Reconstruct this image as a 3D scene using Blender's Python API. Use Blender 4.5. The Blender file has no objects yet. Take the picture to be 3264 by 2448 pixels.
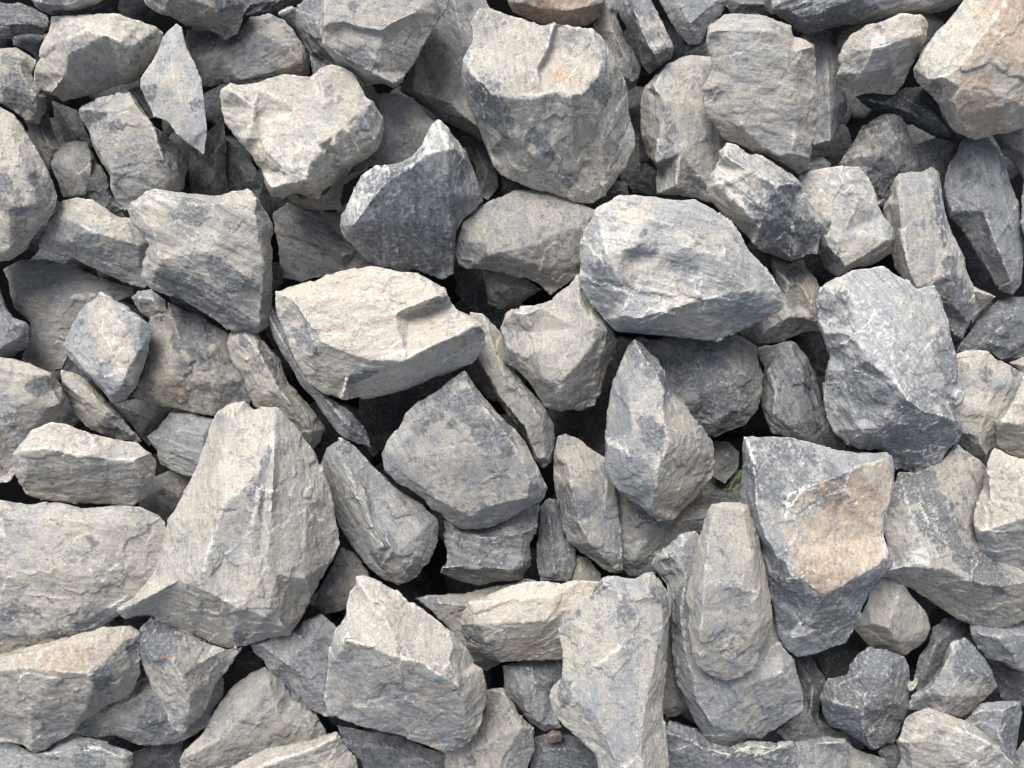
import bpy, math, random
import numpy as np
from mathutils import Vector, Matrix
from mathutils.geometry import delaunay_2d_cdt

# ---------------------------------------------------------------- camera, sky, sun, exposure
PX = 0.00025                 # one photo pixel at the pile's middle height, in metres
HC = 2992.0                  # camera height above the middle of the pile, in the same pixels
sc = bpy.context.scene
cam_d = bpy.data.cameras.new("camera")
cam = bpy.data.objects.new("camera", cam_d)
sc.collection.objects.link(cam)
sc.camera = cam
cam.location = (0, 0, HC * PX)
cam_d.sensor_width = 36.0
cam_d.lens = 33.0
cam_d.clip_start = 0.01
cam_d.clip_end = 500.0

SUN_EL = math.radians(50)
SUN_AZ = math.radians(-18)   # from straight up the picture (+Y), turned to the left
world = bpy.data.worlds.new("World")
sc.world = world
world.use_nodes = True
nt = world.node_tree
bg = nt.nodes["Background"]
sky = nt.nodes.new("ShaderNodeTexSky")
sky.sky_type = 'NISHITA'
sky.sun_disc = False
sky.sun_elevation = SUN_EL
sky.sun_rotation = SUN_AZ
sky.air_density = 1.0
sky.dust_density = 4.0
sky.ozone_density = 1.0
hs = nt.nodes.new("ShaderNodeHueSaturation")       # thin high cloud: a much greyer sky
hs.inputs["Saturation"].default_value = 0.6
nt.links.new(sky.outputs[0], hs.inputs["Color"])
nt.links.new(hs.outputs[0], bg.inputs[0])
bg.inputs[1].default_value = 0.15
sd = bpy.data.lights.new("sun", 'SUN')
sd.energy = 3.2
sd.angle = math.radians(32)
sd.color = (1.0, 0.97, 0.925)
sun = bpy.data.objects.new("sun", sd)
sc.collection.objects.link(sun)
d = Vector((math.sin(SUN_AZ) * math.cos(SUN_EL), math.cos(SUN_AZ) * math.cos(SUN_EL), math.sin(SUN_EL)))
sun.rotation_euler = d.to_track_quat('Z', 'Y').to_euler()
sun.location = d * 3
sc.view_settings.view_transform = 'Standard'
sc.view_settings.look = 'None'
sc.view_settings.exposure = 0.18
sc.view_settings.gamma = 1.0
sc.cycles.max_bounces = 4
sc.cycles.diffuse_bounces = 3
sc.cycles.glossy_bounces = 2

# ---------------------------------------------------------------- materials
def nodes(name):
    m = bpy.data.materials.new(name); m.use_nodes = True
    t = m.node_tree; t.nodes.clear()
    out = t.nodes.new("ShaderNodeOutputMaterial")
    b = t.nodes.new("ShaderNodeBsdfPrincipled")
    t.links.new(b.outputs[0], out.inputs[0])
    return m, t, b

def stone_material(name, rusty):
    m, t, b = nodes(name)
    N = t.nodes.new; L = t.links.new
    tc = N("ShaderNodeTexCoord"); oi = N("ShaderNodeObjectInfo")
    off = N("ShaderNodeVectorMath"); off.operation = 'SCALE'
    cmb = N("ShaderNodeCombineXYZ")
    for i in range(3): L(oi.outputs["Random"], cmb.inputs[i])
    L(cmb.outputs[0], off.inputs[0]); off.inputs[3].default_value = 3.7
    add = N("ShaderNodeVectorMath"); add.operation = 'ADD'
    L(tc.outputs["Object"], add.inputs[0]); L(off.outputs[0], add.inputs[1])
    sca = N("ShaderNodeMath"); sca.operation = 'MULTIPLY_ADD'         # grain size differs from stone to stone
    L(oi.outputs["Random"], sca.inputs[0]); sca.inputs[1].default_value = 0.7; sca.inputs[2].default_value = 0.7
    scv = N("ShaderNodeVectorMath"); scv.operation = 'SCALE'; L(add.outputs[0], scv.inputs[0]); L(sca.outputs[0], scv.inputs[3])
    P = scv.outputs[0]
    st = N("ShaderNodeVectorMath"); st.operation = 'MULTIPLY'
    L(P, st.inputs[0]); st.inputs[1].default_value = (0.16, 1.0, 0.35)
    PS = st.outputs[0]
    def noise(vec, wav_px, detail=4, rough=0.6, dist=0.0):
        n = N("ShaderNodeTexNoise"); L(vec, n.inputs["Vector"])
        n.inputs["Scale"].default_value = 1.0 / (wav_px * PX)
        n.inputs["Detail"].default_value = detail
        n.inputs["Roughness"].default_value = rough
        n.inputs["Distortion"].default_value = dist
        return n.outputs[0]
    def ramp(v, a, b_, lo=0.0, hi=1.0):
        r = N("ShaderNodeMapRange"); L(v, r.inputs[0])
        r.interpolation_type = 'SMOOTHSTEP'
        for i, x in ((1, a), (2, b_), (3, lo), (4, hi)):
            r.inputs[i].default_value = x
        return r.outputs[0]
    def mth(op, a, b_):
        n = N("ShaderNodeMath"); n.operation = op
        for i, x in ((0, a), (1, b_)):
            if isinstance(x, (int, float)): n.inputs[i].default_value = x
            else: L(x, n.inputs[i])
        return n.outputs[0]
    def mix(f, a, b_, mode='MIX'):
        n = N("ShaderNodeMix"); n.data_type = 'RGBA'; n.blend_type = mode
        if isinstance(f, (int, float)): n.inputs[0].default_value = f
        else: L(f, n.inputs[0])
        for i, x in ((6, a), (7, b_)):
            if isinstance(x, tuple): n.inputs[i].default_value = x + (1,)
            else: L(x, n.inputs[i])
        return n.outputs[2]
    at = N("ShaderNodeAttribute"); at.attribute_name = "tone"
    sep = N("ShaderNodeSeparateColor"); L(at.outputs["Color"], sep.inputs[0])
    warm, dark, rust = sep.outputs[0], sep.outputs[1], sep.outputs[2]
    at2 = N("ShaderNodeAttribute"); at2.attribute_name = "wear"
    sp2 = N("ShaderNodeSeparateColor"); L(at2.outputs["Color"], sp2.inputs[0])
    pale, gain, strat = sp2.outputs[0], sp2.outputs[1], sp2.outputs[2]
    # dust: blue grey <-> tan
    nw = noise(P, 60, 5, 0.78)
    w = mth('ADD', warm, mth('MULTIPLY', mth('SUBTRACT', nw, 0.5), 1.2))
    # fracture cells: each chip is a small plane with its own tilt and shade
    wv = N("ShaderNodeTexNoise"); L(P, wv.inputs["Vector"]); wv.inputs["Scale"].default_value = 1 / (40 * PX)
    wv.inputs["Detail"].default_value = 2
    def chips(cell):
        s1 = N("ShaderNodeVectorMath"); s1.operation = 'MULTIPLY'; L(P, s1.inputs[0])
        s1.inputs[1].default_value = (0.55 / (cell * PX), 1 / (cell * PX), 1 / (cell * PX))
        s2 = N("ShaderNodeVectorMath"); s2.operation = 'MULTIPLY_ADD'; L(wv.outputs["Color"], s2.inputs[0])
        s2.inputs[1].default_value = (1.6, 1.6, 1.6); L(s1.outputs[0], s2.inputs[2])
        vo = N("ShaderNodeTexVoronoi"); L(s2.outputs[0], vo.inputs["Vector"]); vo.inputs["Scale"].default_value = 1.0
        df = N("ShaderNodeVectorMath"); df.operation = 'SUBTRACT'; L(s2.outputs[0], df.inputs[0]); L(vo.outputs["Position"], df.inputs[1])
        rc_ = N("ShaderNodeVectorMath"); rc_.operation = 'SUBTRACT'; L(vo.outputs["Color"], rc_.inputs[0]); rc_.inputs[1].default_value = (.5, .5, .5)
        dt = N("ShaderNodeVectorMath"); dt.operation = 'DOT_PRODUCT'; L(df.outputs[0], dt.inputs[0]); L(rc_.outputs[0], dt.inputs[1])
        sc_ = N("ShaderNodeSeparateColor"); L(vo.outputs["Color"], sc_.inputs[0])
        return dt.outputs["Value"], sc_.outputs[0]
    ch1, cr1 = chips(62)
    ch2, cr2 = chips(20)
    w = mth('ADD', w, mth('MULTIPLY', mth('SUBTRACT', cr1, 0.5), 0.35))
    w = mth('ADD', w, mth('MULTIPLY', mth('SUBTRACT', cr2, 0.5), 0.22))
    w = ramp(w, 0.1, 1.0)
    col = mix(w, (0.247, 0.259, 0.273), (0.398, 0.367, 0.319))
    # bedding streaks
    ns = noise(PS, 16, 3, 0.68)
    strat = mth('ADD', mth('MULTIPLY', strat, 0.9), 0.06)
    sk = mth('MULTIPLY', ramp(ns, 0.42, 0.68), strat)
    col = mix(mth('MULTIPLY', sk, 0.6), col, (0.50, 0.48, 0.44))
    sk2 = mth('MULTIPLY', ramp(ns, 0.47, 0.30), strat)
    col = mix(mth('MULTIPLY', sk2, 0.75), col, (0.14, 0.15, 0.165))
    # bare slate showing through the dust, and painted shade in gaps and recesses
    nd = noise(P, 46, 6, 0.75, 0.4)
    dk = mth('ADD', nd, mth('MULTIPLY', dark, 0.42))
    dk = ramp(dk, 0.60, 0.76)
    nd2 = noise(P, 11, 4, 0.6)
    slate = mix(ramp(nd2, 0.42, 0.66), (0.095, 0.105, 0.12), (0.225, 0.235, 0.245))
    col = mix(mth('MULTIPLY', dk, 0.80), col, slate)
    # small blue-black spots
    nsp = noise(P, 75, 2, 0.6)
    nfl = noise(P, 15, 3, 0.6, 0.6)
    spot = ramp(mth('ADD', nfl, mth('MULTIPLY', nsp, 0.55)), 0.86, 0.93)
    col = mix(mth('MULTIPLY', spot, 0.5), col, (0.115, 0.135, 0.17))
    if rusty:                     # iron stains
        nr = noise(P, 34, 6, 0.7)
        rf = ramp(mth('ADD', nr, mth('MULTIPLY', rust, 0.6)), 0.56, 0.86)
        rc = mix(ramp(noise(P, 14, 4), 0.4, 0.62), (0.34, 0.205, 0.115), (0.45, 0.365, 0.27))
        col = mix(mth('MULTIPLY', rf, 0.55), col, rc)
    # pale mineral veins
    vn = noise(PS, 90, 3, 0.5, 1.2)
    vl = mth('MULTIPLY', ramp(mth('ABSOLUTE', mth('SUBTRACT', vn, 0.5), 0.0), 0.012, 0.003), ramp(noise(P, 90, 2), 0.5, 0.6))
    col = mix(mth('MULTIPLY', vl, 0.16), col, (0.60, 0.59, 0.56))
    # chalky worn edges and grain
    npl = noise(P, 22, 4, 0.78)
    pf = ramp(mth('ADD', npl, mth('MULTIPLY', pale, 0.34)), 0.62, 0.90)
    col = mix(mth('MULTIPLY', pf, 0.75), col, (0.62, 0.61, 0.575))
    ng = noise(P, 6.5, 4, 0.75)
    ng2 = noise(PS, 4.5, 3, 0.7)
    grain = mth('MULTIPLY', ramp(ng, 0.28, 0.72, 0.77, 1.23), ramp(ng2, 0.25, 0.75, 0.90, 1.10))
    gcol = N("ShaderNodeCombineColor")
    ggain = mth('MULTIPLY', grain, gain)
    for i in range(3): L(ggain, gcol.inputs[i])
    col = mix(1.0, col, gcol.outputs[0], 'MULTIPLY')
    L(col, b.inputs["Base Color"])
    b.inputs["Roughness"].default_value = 0.88
    b.inputs["Specular IOR Level"].default_value = 0.25
    # relief
    def bump(h, dist_px, strength, prev=None):
        n = N("ShaderNodeBump"); n.inputs["Distance"].default_value = dist_px * PX
        if isinstance(strength, (int, float)): n.inputs["Strength"].default_value = strength
        else: L(strength, n.inputs["Strength"])
        L(h, n.inputs["Height"])
        if prev: L(prev, n.inputs["Normal"])
        return n.outputs[0]
    b1 = bump(noise(P, 40, 5, 0.64), 6, 0.3)
    b2 = bump(noise(P, 8, 3, 0.7), 3.0, 0.7, b1)
    b3 = bump(ns, 11, mth('ADD', mth('MULTIPLY', strat, 0.8), 0.08), b2)
    b4 = bump(ch1, 4.0, 0.33, b3)
    b5 = bump(ch2, 2.2, 0.5, b4)
    L(b5, b.inputs["Normal"])
    return m

MAT = stone_material("dusty_limestone", False)
MAT_RUST = stone_material("rust_stained_limestone", True)

# ---------------------------------------------------------------- numeric noise for the shapes
_rng = np.random.RandomState(7)
_perm = np.concatenate([_rng.permutation(256)] * 3)
_g = _rng.normal(size=(256, 3)); _g /= np.linalg.norm(_g, axis=1)[:, None]
def gnoise(p):
    i = np.floor(p).astype(int); f = p - i; i &= 255
    u = f * f * f * (f * (f * 6 - 15) + 10)
    r = 0
    for dx in (0, 1):
        for dy in (0, 1):
            for dz in (0, 1):
                h = _perm[_perm[_perm[(i[:, 0] + dx) & 255] + ((i[:, 1] + dy) & 255)] + ((i[:, 2] + dz) & 255)]
                g = _g[h]
                dv = f - np.array([dx, dy, dz])
                wt = ((u[:, 0] if dx else 1 - u[:, 0]) * (u[:, 1] if dy else 1 - u[:, 1]) * (u[:, 2] if dz else 1 - u[:, 2]))
                r = r + wt * (g * dv).sum(1)
    return r * 1.5
def fbm(p, n=3):
    return sum(gnoise(p * 2 ** k + 17.3 * k) * 0.5 ** k for k in range(n))
def scallop(p, seeds):
    best = np.full(len(p), 1e18)
    for s in seeds:
        dd = ((p - s) ** 2).sum(1); np.minimum(best, dd, out=best)
    return best

TILE = {'A1': (0, 0), 'A2': (1080, 0), 'A3': (2164, 0), 'B1': (0, 800), 'B2': (1080, 800), 'B3': (2164, 800),
        'C1': (0, 1623), 'C2': (1080, 1623), 'C3': (2164, 1623)}
def topx(tile, x, y):
    if tile == 'D': return x * 1.47559, y * 1.47559
    if tile == 'E': return 2864 + x / 2.127, 1080 + y / 2.127
    a, b_ = TILE[tile]; return a + x / 2.0109, b_ + y / 2.0109
def world_at(x, y, z):            # a photo pixel seen at height z (pixels) -> point in pixel units
    s = (HC - z) / HC
    return ((x - 1632) * s, -(y - 1224) * s, z)

STONES = []
def S(tile, L, warm, dark, gain, ang, strat, label, outline, chains="", patches="", T=None, name="crushed_stone", raw=1.0):
    STONES.append(dict(tile=tile, L=L, warm=warm, dark=dark, gain=gain, ang=ang, strat=strat, label=label,
                       outline=outline, chains=chains, patches=patches, T=T, name=name, raw=raw))

# ---------------------------------------------------------------- the stones
# S(tile, level, warm, dark, gain, bedding angle, bedding strength, label, outline "x,y[,height]", ridges, patches); deep stones get a lower gain, gap shade put in the colour
# --- top left
S('A1', 60, .75, .0, 1.05, 10, .2, "pale tan stone cut off by the top edge, above the egg-shaped grey-tan stone",
  "150,-120 190,0 235,55,-30 320,100,-50 400,98,-50 490,80,-40 590,35,-20 690,-5 720,-90 560,-180 300,-190",
  "190,0,20 250,20,40 340,45,35 450,40,35 560,-5,40 720,-90;300,-90,60 500,-90,60", "d:330,60,40,.5")
S('A1', -70, .2, .7, .8, 15, .8, "dark layered slate in the top left corner",
  "-80,20 40,15 120,20 230,60 320,110 315,180 290,240 200,225 100,220 60,250 -80,240", "-80,130,30 60,150,40 200,160,40 290,180,20", "")
S('A1', -170, .3, .5, .8, 5, .5, "shadowed brown-grey stone under the dark layered slate at upper left",
  "60,215 300,215 290,330 230,370 150,320 80,290", "120,260,30 240,280,30", "")
S('A1', 40, .8, .05, 1.0, 60, .15, "egg-shaped grey-tan stone with a bright crest, left of the pointed pale blue slab",
  "320,100,20 400,95,25 560,90,30 760,95,30 900,140,20 1010,175,10 1050,210 1030,300,-20 1000,360,-30 940,450,-50 860,520,-60 760,550,-70 600,610,-80 400,665,-85 350,620,-60 270,580,-40 215,530,-20 210,460 240,400,10 270,300,20 310,200,20",
  "430,250,85 560,190,105 680,225,105 770,265,95 840,300,70 820,420,30 760,550;430,250,85 440,350,70 420,480,40 330,600;430,250,85 270,300;840,300,70 1030,300",
  "p:560,215,45,.5,2.6,10 w:300,470,60,.3 d:900,300,50,.25")
S('A1', 90, .35, .05, 1.12, 80, .15, "pointed kite-shaped pale blue slab at upper left",
  "1130,145 1165,170 1200,300 1260,420 1290,500 1310,640 1330,830 1315,1010,-10 1240,950,-10 1130,860 1085,790 1040,770 980,750 930,640 895,560 900,500 940,440 1000,350 1040,240 1075,190",
  "1120,300,14 1110,500,22 1180,700,18 1250,860,10", "w:1100,620,90,.3 d:960,590,28,.5 d:1260,670,20,.5", T=110, raw=.6)
S('A1', -20, .4, .25, .85, -25, .3, "rounded grey stone with dark flecks behind the pointed pale blue slab",
  "1190,190 1330,190 1440,260 1540,190 1600,110 1720,80 1800,120 1880,190 1940,270 1980,350,-20 1995,420,-40 1980,480,-60 1900,490,-60 1760,500,-50 1650,510,-40 1530,540,-40 1430,540,-40 1300,560,-20 1200,400",
  "1640,200,60 1850,300,60 1930,400,30 1870,440,20 1760,465,15 1650,490,15 1530,520,10;1400,350,30 1640,200,60;1870,440,20 1880,480,-50", "w:1870,420,50,.5 d:1290,280,40,.5")
S('A1', 75, .65, .3, .8, 70, .2, "brown stone with a pale blue chip at the top edge, above the pointed slab",
  "900,-60 930,20 1000,75,-20 1120,130,-40 1200,170,-50 1310,190,-50 1440,260,-60 1520,215,-50 1560,140,-30 1580,20 1590,-80 1300,-160 1000,-150",
  "1100,-60,60 1380,-40,60 1370,60,50 1330,190,-45;1000,-40,40 1060,60,20", "p:1000,40,30,.7 w:1200,60,70,.3 r:1300,80,50,.3")
S('A1', -60, .1, .3, .95, 50, .5, "blue-grey slate sloping down behind the grey block with a stepped break",
  "1780,90 1900,30 1960,-40 2300,-60 2300,200 2280,400 2300,560 2140,430,-40 2010,500,-60 1980,350,-60 1900,200,-50",
  "1900,30,40 2000,150,60 2080,300,50 2140,430,-10;2000,150,60 2200,100,90", "d:1990,40,28,.5")
S('A1', -150, .2, .7, .7, -25, .9, "dark splintered slate lying in shade at the top edge, left of the blue-grey slate",
  "1540,-80 1980,-80 1950,0 1800,70 1700,90 1600,100 1540,110", "1600,30,30 1900,-20,40", "")
S('D', 120, .65, .15, .95, 25, .35, "grey block with a stepped break across its face, at the top edge",
  "700,-60 690,75,20 695,100,10 730,140,-20 760,155,-30 790,185,-50 830,185,-60 850,195,-60 862,190,-50 880,160,-20 920,90,20 960,30,40 975,-20,50 960,-60,60",
  "698,98,50 740,128,58 800,157,56 850,180,44;700,55,90 740,46,100 790,60,100 825,66,100 845,50,98 890,30,94;702,62,74 740,54,80 790,68,80 828,75,80 852,58,76 895,38,76;850,180,44 862,190,-50",
  "d:780,128,26,.5,2.2,30 w:760,20,70,.2 d:760,15,20,.3")
S('D', -30, .5, .1, .8, 60, .2, "smooth shaded grey-tan slab between the stepped grey block and the largest two-toned block",
  "975,-60,-10 1040,-40 1060,20 1040,60 1060,150 1060,290 1040,305,-60 1000,280,-60 960,262,-60 930,240,-60 890,215,-50 862,195,-40 900,110,-40 940,30,-40",
  "895,195,20 940,215,30 975,225,30 1000,250,30 1030,270,30;975,-20,30 1000,100,45 940,215,30", "d:1000,20,25,.3")
S('A2', 120, .6, .0, 1.0, 82, .45, "large two-toned block with a bright lit top and a small yellow spot, upper centre",
  "900,45,70 960,50,75 1040,75,80 1160,110,85 1310,155,90 1400,145,90 1500,170,90 1620,190,90 1680,230,80 1740,320,70 1790,420,40 1830,500,0 1855,600,-30 1870,740,-50 1900,860,-60 1890,960,-70 1850,1080,-85 1770,1170,-100 1700,1260,-110 1630,1310,-115 1560,1300,-110 1350,1240,-100 1200,1200,-95 1060,1140,-90 1000,1080,-85 960,990,-75 920,900,-65 880,790,-60 830,680,-20 790,560,20 780,460,60 790,370,80 860,280,75 860,190,70 845,150,70",
  "790,370 840,440,115 900,520,125 980,600,130 1100,625,135 1230,635,140 1300,580,135 1370,590,135 1480,620,135 1560,605,135 1640,520,128 1680,440,110 1740,320;1372,160,118 1338,300,132 1265,440,138;1400,160,78 1375,300,84 1292,460,112 1300,580,135;1480,620,135 1490,850,58 1540,1100,-30 1630,1310;1560,605,135 1580,850,30 1620,1080,-60 1700,1260;1520,640,115 1535,860,32 1580,1080,-60;1230,635,140 1240,850,60 1260,1000,20;1640,520,128 1680,800,40 1700,1100,-50;1680,440,110 1760,700,10 1800,950,-45;1100,625,135 1100,780,70;890,770,-10 1060,800,62 1180,900,40;1060,860,38 1200,960,14 1330,1060,-20",
  "p:1150,400,130,.2,1.6,10 w:1400,900,260,.25 p:1100,560,60,.25,2.5,10 r:1410,480,34,1.0 p:1410,480,30,.15 w:1430,470,90,.6 d:1000,720,46,.55,2,60 d:1680,580,26,.8,1.5,60 d:1300,930,24,.7,2.5,45 d:1480,1160,26,.6 d:930,560,60,.3 w:1330,560,160,.1", T=330)
S('A2', 10, .9, .35, .8, 20, .2, "rusty orange-brown stone at the top edge above the largest two-toned block",
  "1060,-80 1080,20 1110,80,-20 1180,110,-30 1310,165,-50 1500,190,-60 1600,170,-50 1700,100,-30 1720,0 1700,-100 1400,-140",
  "1150,20,40 1300,60,40 1450,70,40 1600,40,40;1300,-60,60 1300,60,40", "r:1500,70,80,.8 r:1250,60,90,.45 r:1350,20,160,.3 d:1200,40,40,.3")
S('A2', -50, .55, .25, .8, 70, .3, "shaded grey-brown stone wedged behind the right side of the largest two-toned block",
  "1640,60 1700,-60 1830,-60 1835,60 1785,100 1830,220 1900,330 1940,430 1930,500 1900,560,-30 1850,590,-40 1780,480 1700,320 1620,180",
  "1720,60,30 1760,200,45 1850,380,40 1880,520,10", "")
S('A2', 10, .3, .25, .95, 65, .4, "narrow stone with a lit tan face and a dark left side, near the top edge",
  "1840,-80 1960,-80 2010,10 2060,100 2110,210 2150,300 2130,380,-30 2060,440,-50 1990,475,-60 1950,420,-50 1920,330,-50 1870,220,-50 1800,120,-50 1790,70,-40",
  "1870,-60,50 1900,80,55 1945,200,55 1980,290,55 2030,360,50;2030,360,50 2080,310,45 2150,300;2030,360,50 2060,440", "w:2010,210,60,.7 d:1900,280,60,.4 d:2080,370,34,.6")
S('D', 0, .05, .15, .95, 60, .2, "blue-grey stone with fine specks at the top edge, left of the greenish-grey block",
  "1418,-40 1425,5 1445,45,-10 1465,75,-20 1488,97,-30 1512,95,-20 1530,60 1560,35 1575,0 1575,-50",
  "1450,-20,30 1490,50,40 1540,10,40", "")
S('D', -50, .2, .3, .9, -30, .5, "small chip with a dark underside tucked against the tall greenish-grey block's top left",
  "1478,112 1500,88 1530,74 1545,100 1545,125 1490,132", "1492,112,25 1525,92,30", "d:1490,118,14,.7")
S('D', 0, .5, .05, .95, 80, .45, "tall pale stone with a shaded left flank, beneath the tall greenish-grey block",
  "1490,115 1440,140,-10 1395,190,-30 1383,225,-50 1385,290,-80 1398,340,-80 1418,365,-60 1416,420,-40 1500,428,-30 1560,440 1640,420 1660,300 1640,200 1560,120",
  "1440,140,-10 1412,185,30 1432,215,50 1428,262,55 1420,300,50 1418,350,25 1416,420,-40;1500,135,50 1470,220,75 1470,330,70 1460,400,30;1470,220,75 1580,260,70",
  "d:1445,270,22,.3,3,85 w:1480,180,60,.3 p:1500,340,60,.2")
S('A3', 150, .7, .0, .92, 8, .35, "tall greenish-grey block with a lobed corner and a dark notch low on its right",
  "230,140,10 290,90,0 380,80,0 550,90,0 640,130,10 720,170,10 740,235,10 810,250,10 860,290,0 875,350,-10 880,500,-30 895,640,-40 890,760,-60 860,880,-80 850,1000,-100 830,1090,-130 770,1130,-150 700,1080,-120 640,1030,-80 560,990,-70 450,960,-60 370,920,-60 300,900,-60 250,840,-50 180,750,-40 150,640,-20 150,560,-10 210,440,0 190,360,10 185,260,20 195,180,15",
  "200,200,50 350,190,62 500,190,70 640,200,70 670,300,62 700,450,45 745,620,25 760,800,0 800,960,-40;640,200,70 720,330,50 750,330,50 860,300,30;720,330,50 740,480,35;640,1000,-25 720,985,-20 830,1010,-50;350,190,62 350,500,40 400,800,10 560,950,-25",
  "p:740,890,22,.6 p:690,420,16,.5,2,70 w:780,300,50,.4 d:600,160,16,.4")
S('A3', -40, .3, .05, .95, 85, .35, "upright grey stone showing from behind the tall greenish-grey block's right side",
  "800,235 940,255 1030,310 1040,400 1020,550 1080,600,-20 1085,680,-30 1040,800,-30 1000,910,-40 940,965,-60 830,975,-60 800,800 800,500",
  "950,330,30 960,500,45 970,700,45 970,900,25;970,900,25 860,930,25;970,700,45 1080,640,-10", "p:960,450,40,.2")
S('A3', 80, .75, .0, 1.0, -20, .4, "block with a bright tan top corner and wavy bands, left of the orange-tinted boulder",
  "1020,400,-20 1050,300 1100,230,10 1200,160,20 1310,130,30 1420,90,30 1560,85,30 1600,130,10 1590,230,-20 1550,320,-40 1500,420,-60 1440,540,-80 1380,605,-100 1290,595,-95 1220,600,-95 1140,570,-80 1080,580,-80 1010,550,-60 1005,520,-30 1020,480,-20",
  "1300,150,60 1340,210,60 1560,220,30;1250,310,90 1350,290,80 1450,240,60 1560,220,30 1590,230;1250,310,90 1180,460,40 1080,560,-40 1010,550;1340,210,60 1250,310,90;1200,160,20 1180,300,65 1250,310,90;1180,460,40 1380,450,-10",
  "w:1450,150,60,.5 p:1430,130,50,.4 p:1280,270,26,.8 p:1170,460,14,.7,2.5,-50")
S('A3', 60, .15, .3, .95, -12, .8, "long dark-banded slate stone lying along the top edge, upper right",
  "590,-80 590,80,-20 640,130,-50 750,190,-70 850,215,-75 950,195,-70 1150,155,-60 1320,115,-50 1500,95,-40 1700,70,-30 1800,10,-20 1950,-80",
  "600,60,30 680,60,40 760,105,40 900,90,45 1030,30,50 1150,0,50 1250,-80,60;700,-60,60 820,20,60;1030,60,15 1300,60,10 1600,30,20", "d:850,150,60,.6,3,-10 d:640,110,40,.6 w:1500,50,80,.4 p:850,30,60,.3")
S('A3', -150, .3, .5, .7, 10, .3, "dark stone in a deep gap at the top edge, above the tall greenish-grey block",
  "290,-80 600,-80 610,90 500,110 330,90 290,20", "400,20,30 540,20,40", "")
S('A3', 130, .55, .0, 1.08, -55, .2, "large orange-tinted boulder with a chalky left face, cut off at the top right corner",
  "1900,-150,30 1830,-20,20 1750,90,10 1650,200,0 1570,300,-10 1530,380,-20 1500,440,-40 1530,530,-70 1600,590,-90 1680,660,-100 1710,740,-110 1730,810,-120 1780,855,-120 1900,888,-110 2000,860,-90 2100,850,-80 2212,820,-70 2420,780,-70 2500,400,0 2500,-150,30",
  "2110,-80,90 2090,20,95 2000,150,90 1900,290,80 1800,430,65 1690,500,45 1600,520,10;1800,430,65 1800,560,45 1760,660,20 1800,760,-20 1850,840,-60;1760,660,20 1680,650,-40;2200,400,80 2150,650,40 2100,830,-40",
  "r:2130,140,110,.55 r:1900,650,90,.4,1.6,60 w:2050,500,240,.5 p:1750,350,120,.4,2,-55 d:1640,560,30,.4 r:2150,350,60,.3")
S('A3', -70, .1, .55, .85, 35, .6, "thin dark purple-grey sliver below the banded tan-topped block",
  "1110,610 1200,590 1350,600 1450,555 1560,560 1650,640 1720,780 1840,890,-20 1830,915,-30 1780,925,-30 1650,885,-30 1500,805,-30 1400,765,-30 1250,725,-30 1160,670,-20",
  "1150,625,15 1300,660,20 1480,720,20 1560,770,20 1700,800,20;1400,600,30 1600,700,30", "w:1650,860,40,.5 w:1200,640,40,.3 p:1450,680,20,.5,3,20 d:1520,650,40,.4")
S('A3', -40, .5, .45, .85, 70, .35, "mottled dark tan stone with a rounded top, above the squarish pale stone",
  "1010,1055 1090,950 1130,880 1170,800 1230,760 1330,725 1420,745 1460,790 1480,860 1530,960,-20 1550,1090,-30 1480,1180,-40 1400,1230,-40 1310,1330,-60 1250,1300,-40 1150,1200 1080,1100",
  "1200,830,30 1330,780,40 1400,900,40 1420,1050,20;1130,1000,30 1290,990,45 1400,1080,15;1290,990,45 1300,1200,-20", "d:1300,1100,60,.5 w:1250,930,50,.3")
S('A3', -70, .3, .1, .9, 10, .5, "small grey stone mostly hidden under the lower end of the tall greenish-grey block",
  "800,1100 830,1000 930,1000 990,1050 960,1110 850,1130", "840,1050,20 930,1040,20", "")
S('A3', 20, .5, .03, 1.08, 30, .15, "squarish pale stone with a shaded lower edge, right of the streaky split block",
  "760,1130,20 840,1090,20 1000,1065,20 1090,1055,20 1160,1060,20 1210,1120,15 1240,1180,10 1270,1270,5 1310,1370,0 1380,1460,0 1412,1535,-20 1370,1620,-50 1250,1690,-80 1100,1740,-110 1000,1780,-120 940,1720,-90 900,1640,-60 860,1560,-30 820,1400,20",
  "860,1540,10 930,1510,50 960,1580,52 1070,1700,35 1180,1640,40 1340,1540,35 1412,1535;1070,1700,35 1020,1770,-60;900,1200,45 1100,1150,45 1150,1300,55 1050,1500,60",
  "w:1050,1400,100,.2 p:1100,1250,120,.3 d:940,1650,36,.6")
S('A3', 110, .5, .02, 1.05, 42, .8, "streaky split block, chalky on its left half and dark slate on its right half",
  "250,960,20 310,910,30 370,930,30 450,970,30 550,1000,30 650,1060,30 740,1130,20 790,1190,0 830,1280,-20 900,1350,-40 990,1420,-60 950,1500,-80 900,1570,-90 880,1630,-100 800,1640,-100 720,1665,-110 640,1640,-100 560,1620,-90 490,1580,-70 430,1520,-50 350,1440,-40 270,1360,-30 210,1290,-25 175,1220,-20 200,1130,-10 230,1060,0",
  "480,1560,-20 530,1420,40 575,1280,75 650,1180,85 740,1170,75 790,1190;300,1000,55 450,1100,75 575,1280,75;230,1180,30 400,1350,40 530,1420,40;650,1180,85 720,1350,30 740,1640,-60;720,1350,30 880,1420,-30",
  "d:650,1400,85,.55,1.6,60 d:690,1190,26,.7,2,0 w:380,1100,100,.2 p:400,1150,80,.25,2,45 w:850,1330,40,.5")
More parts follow.
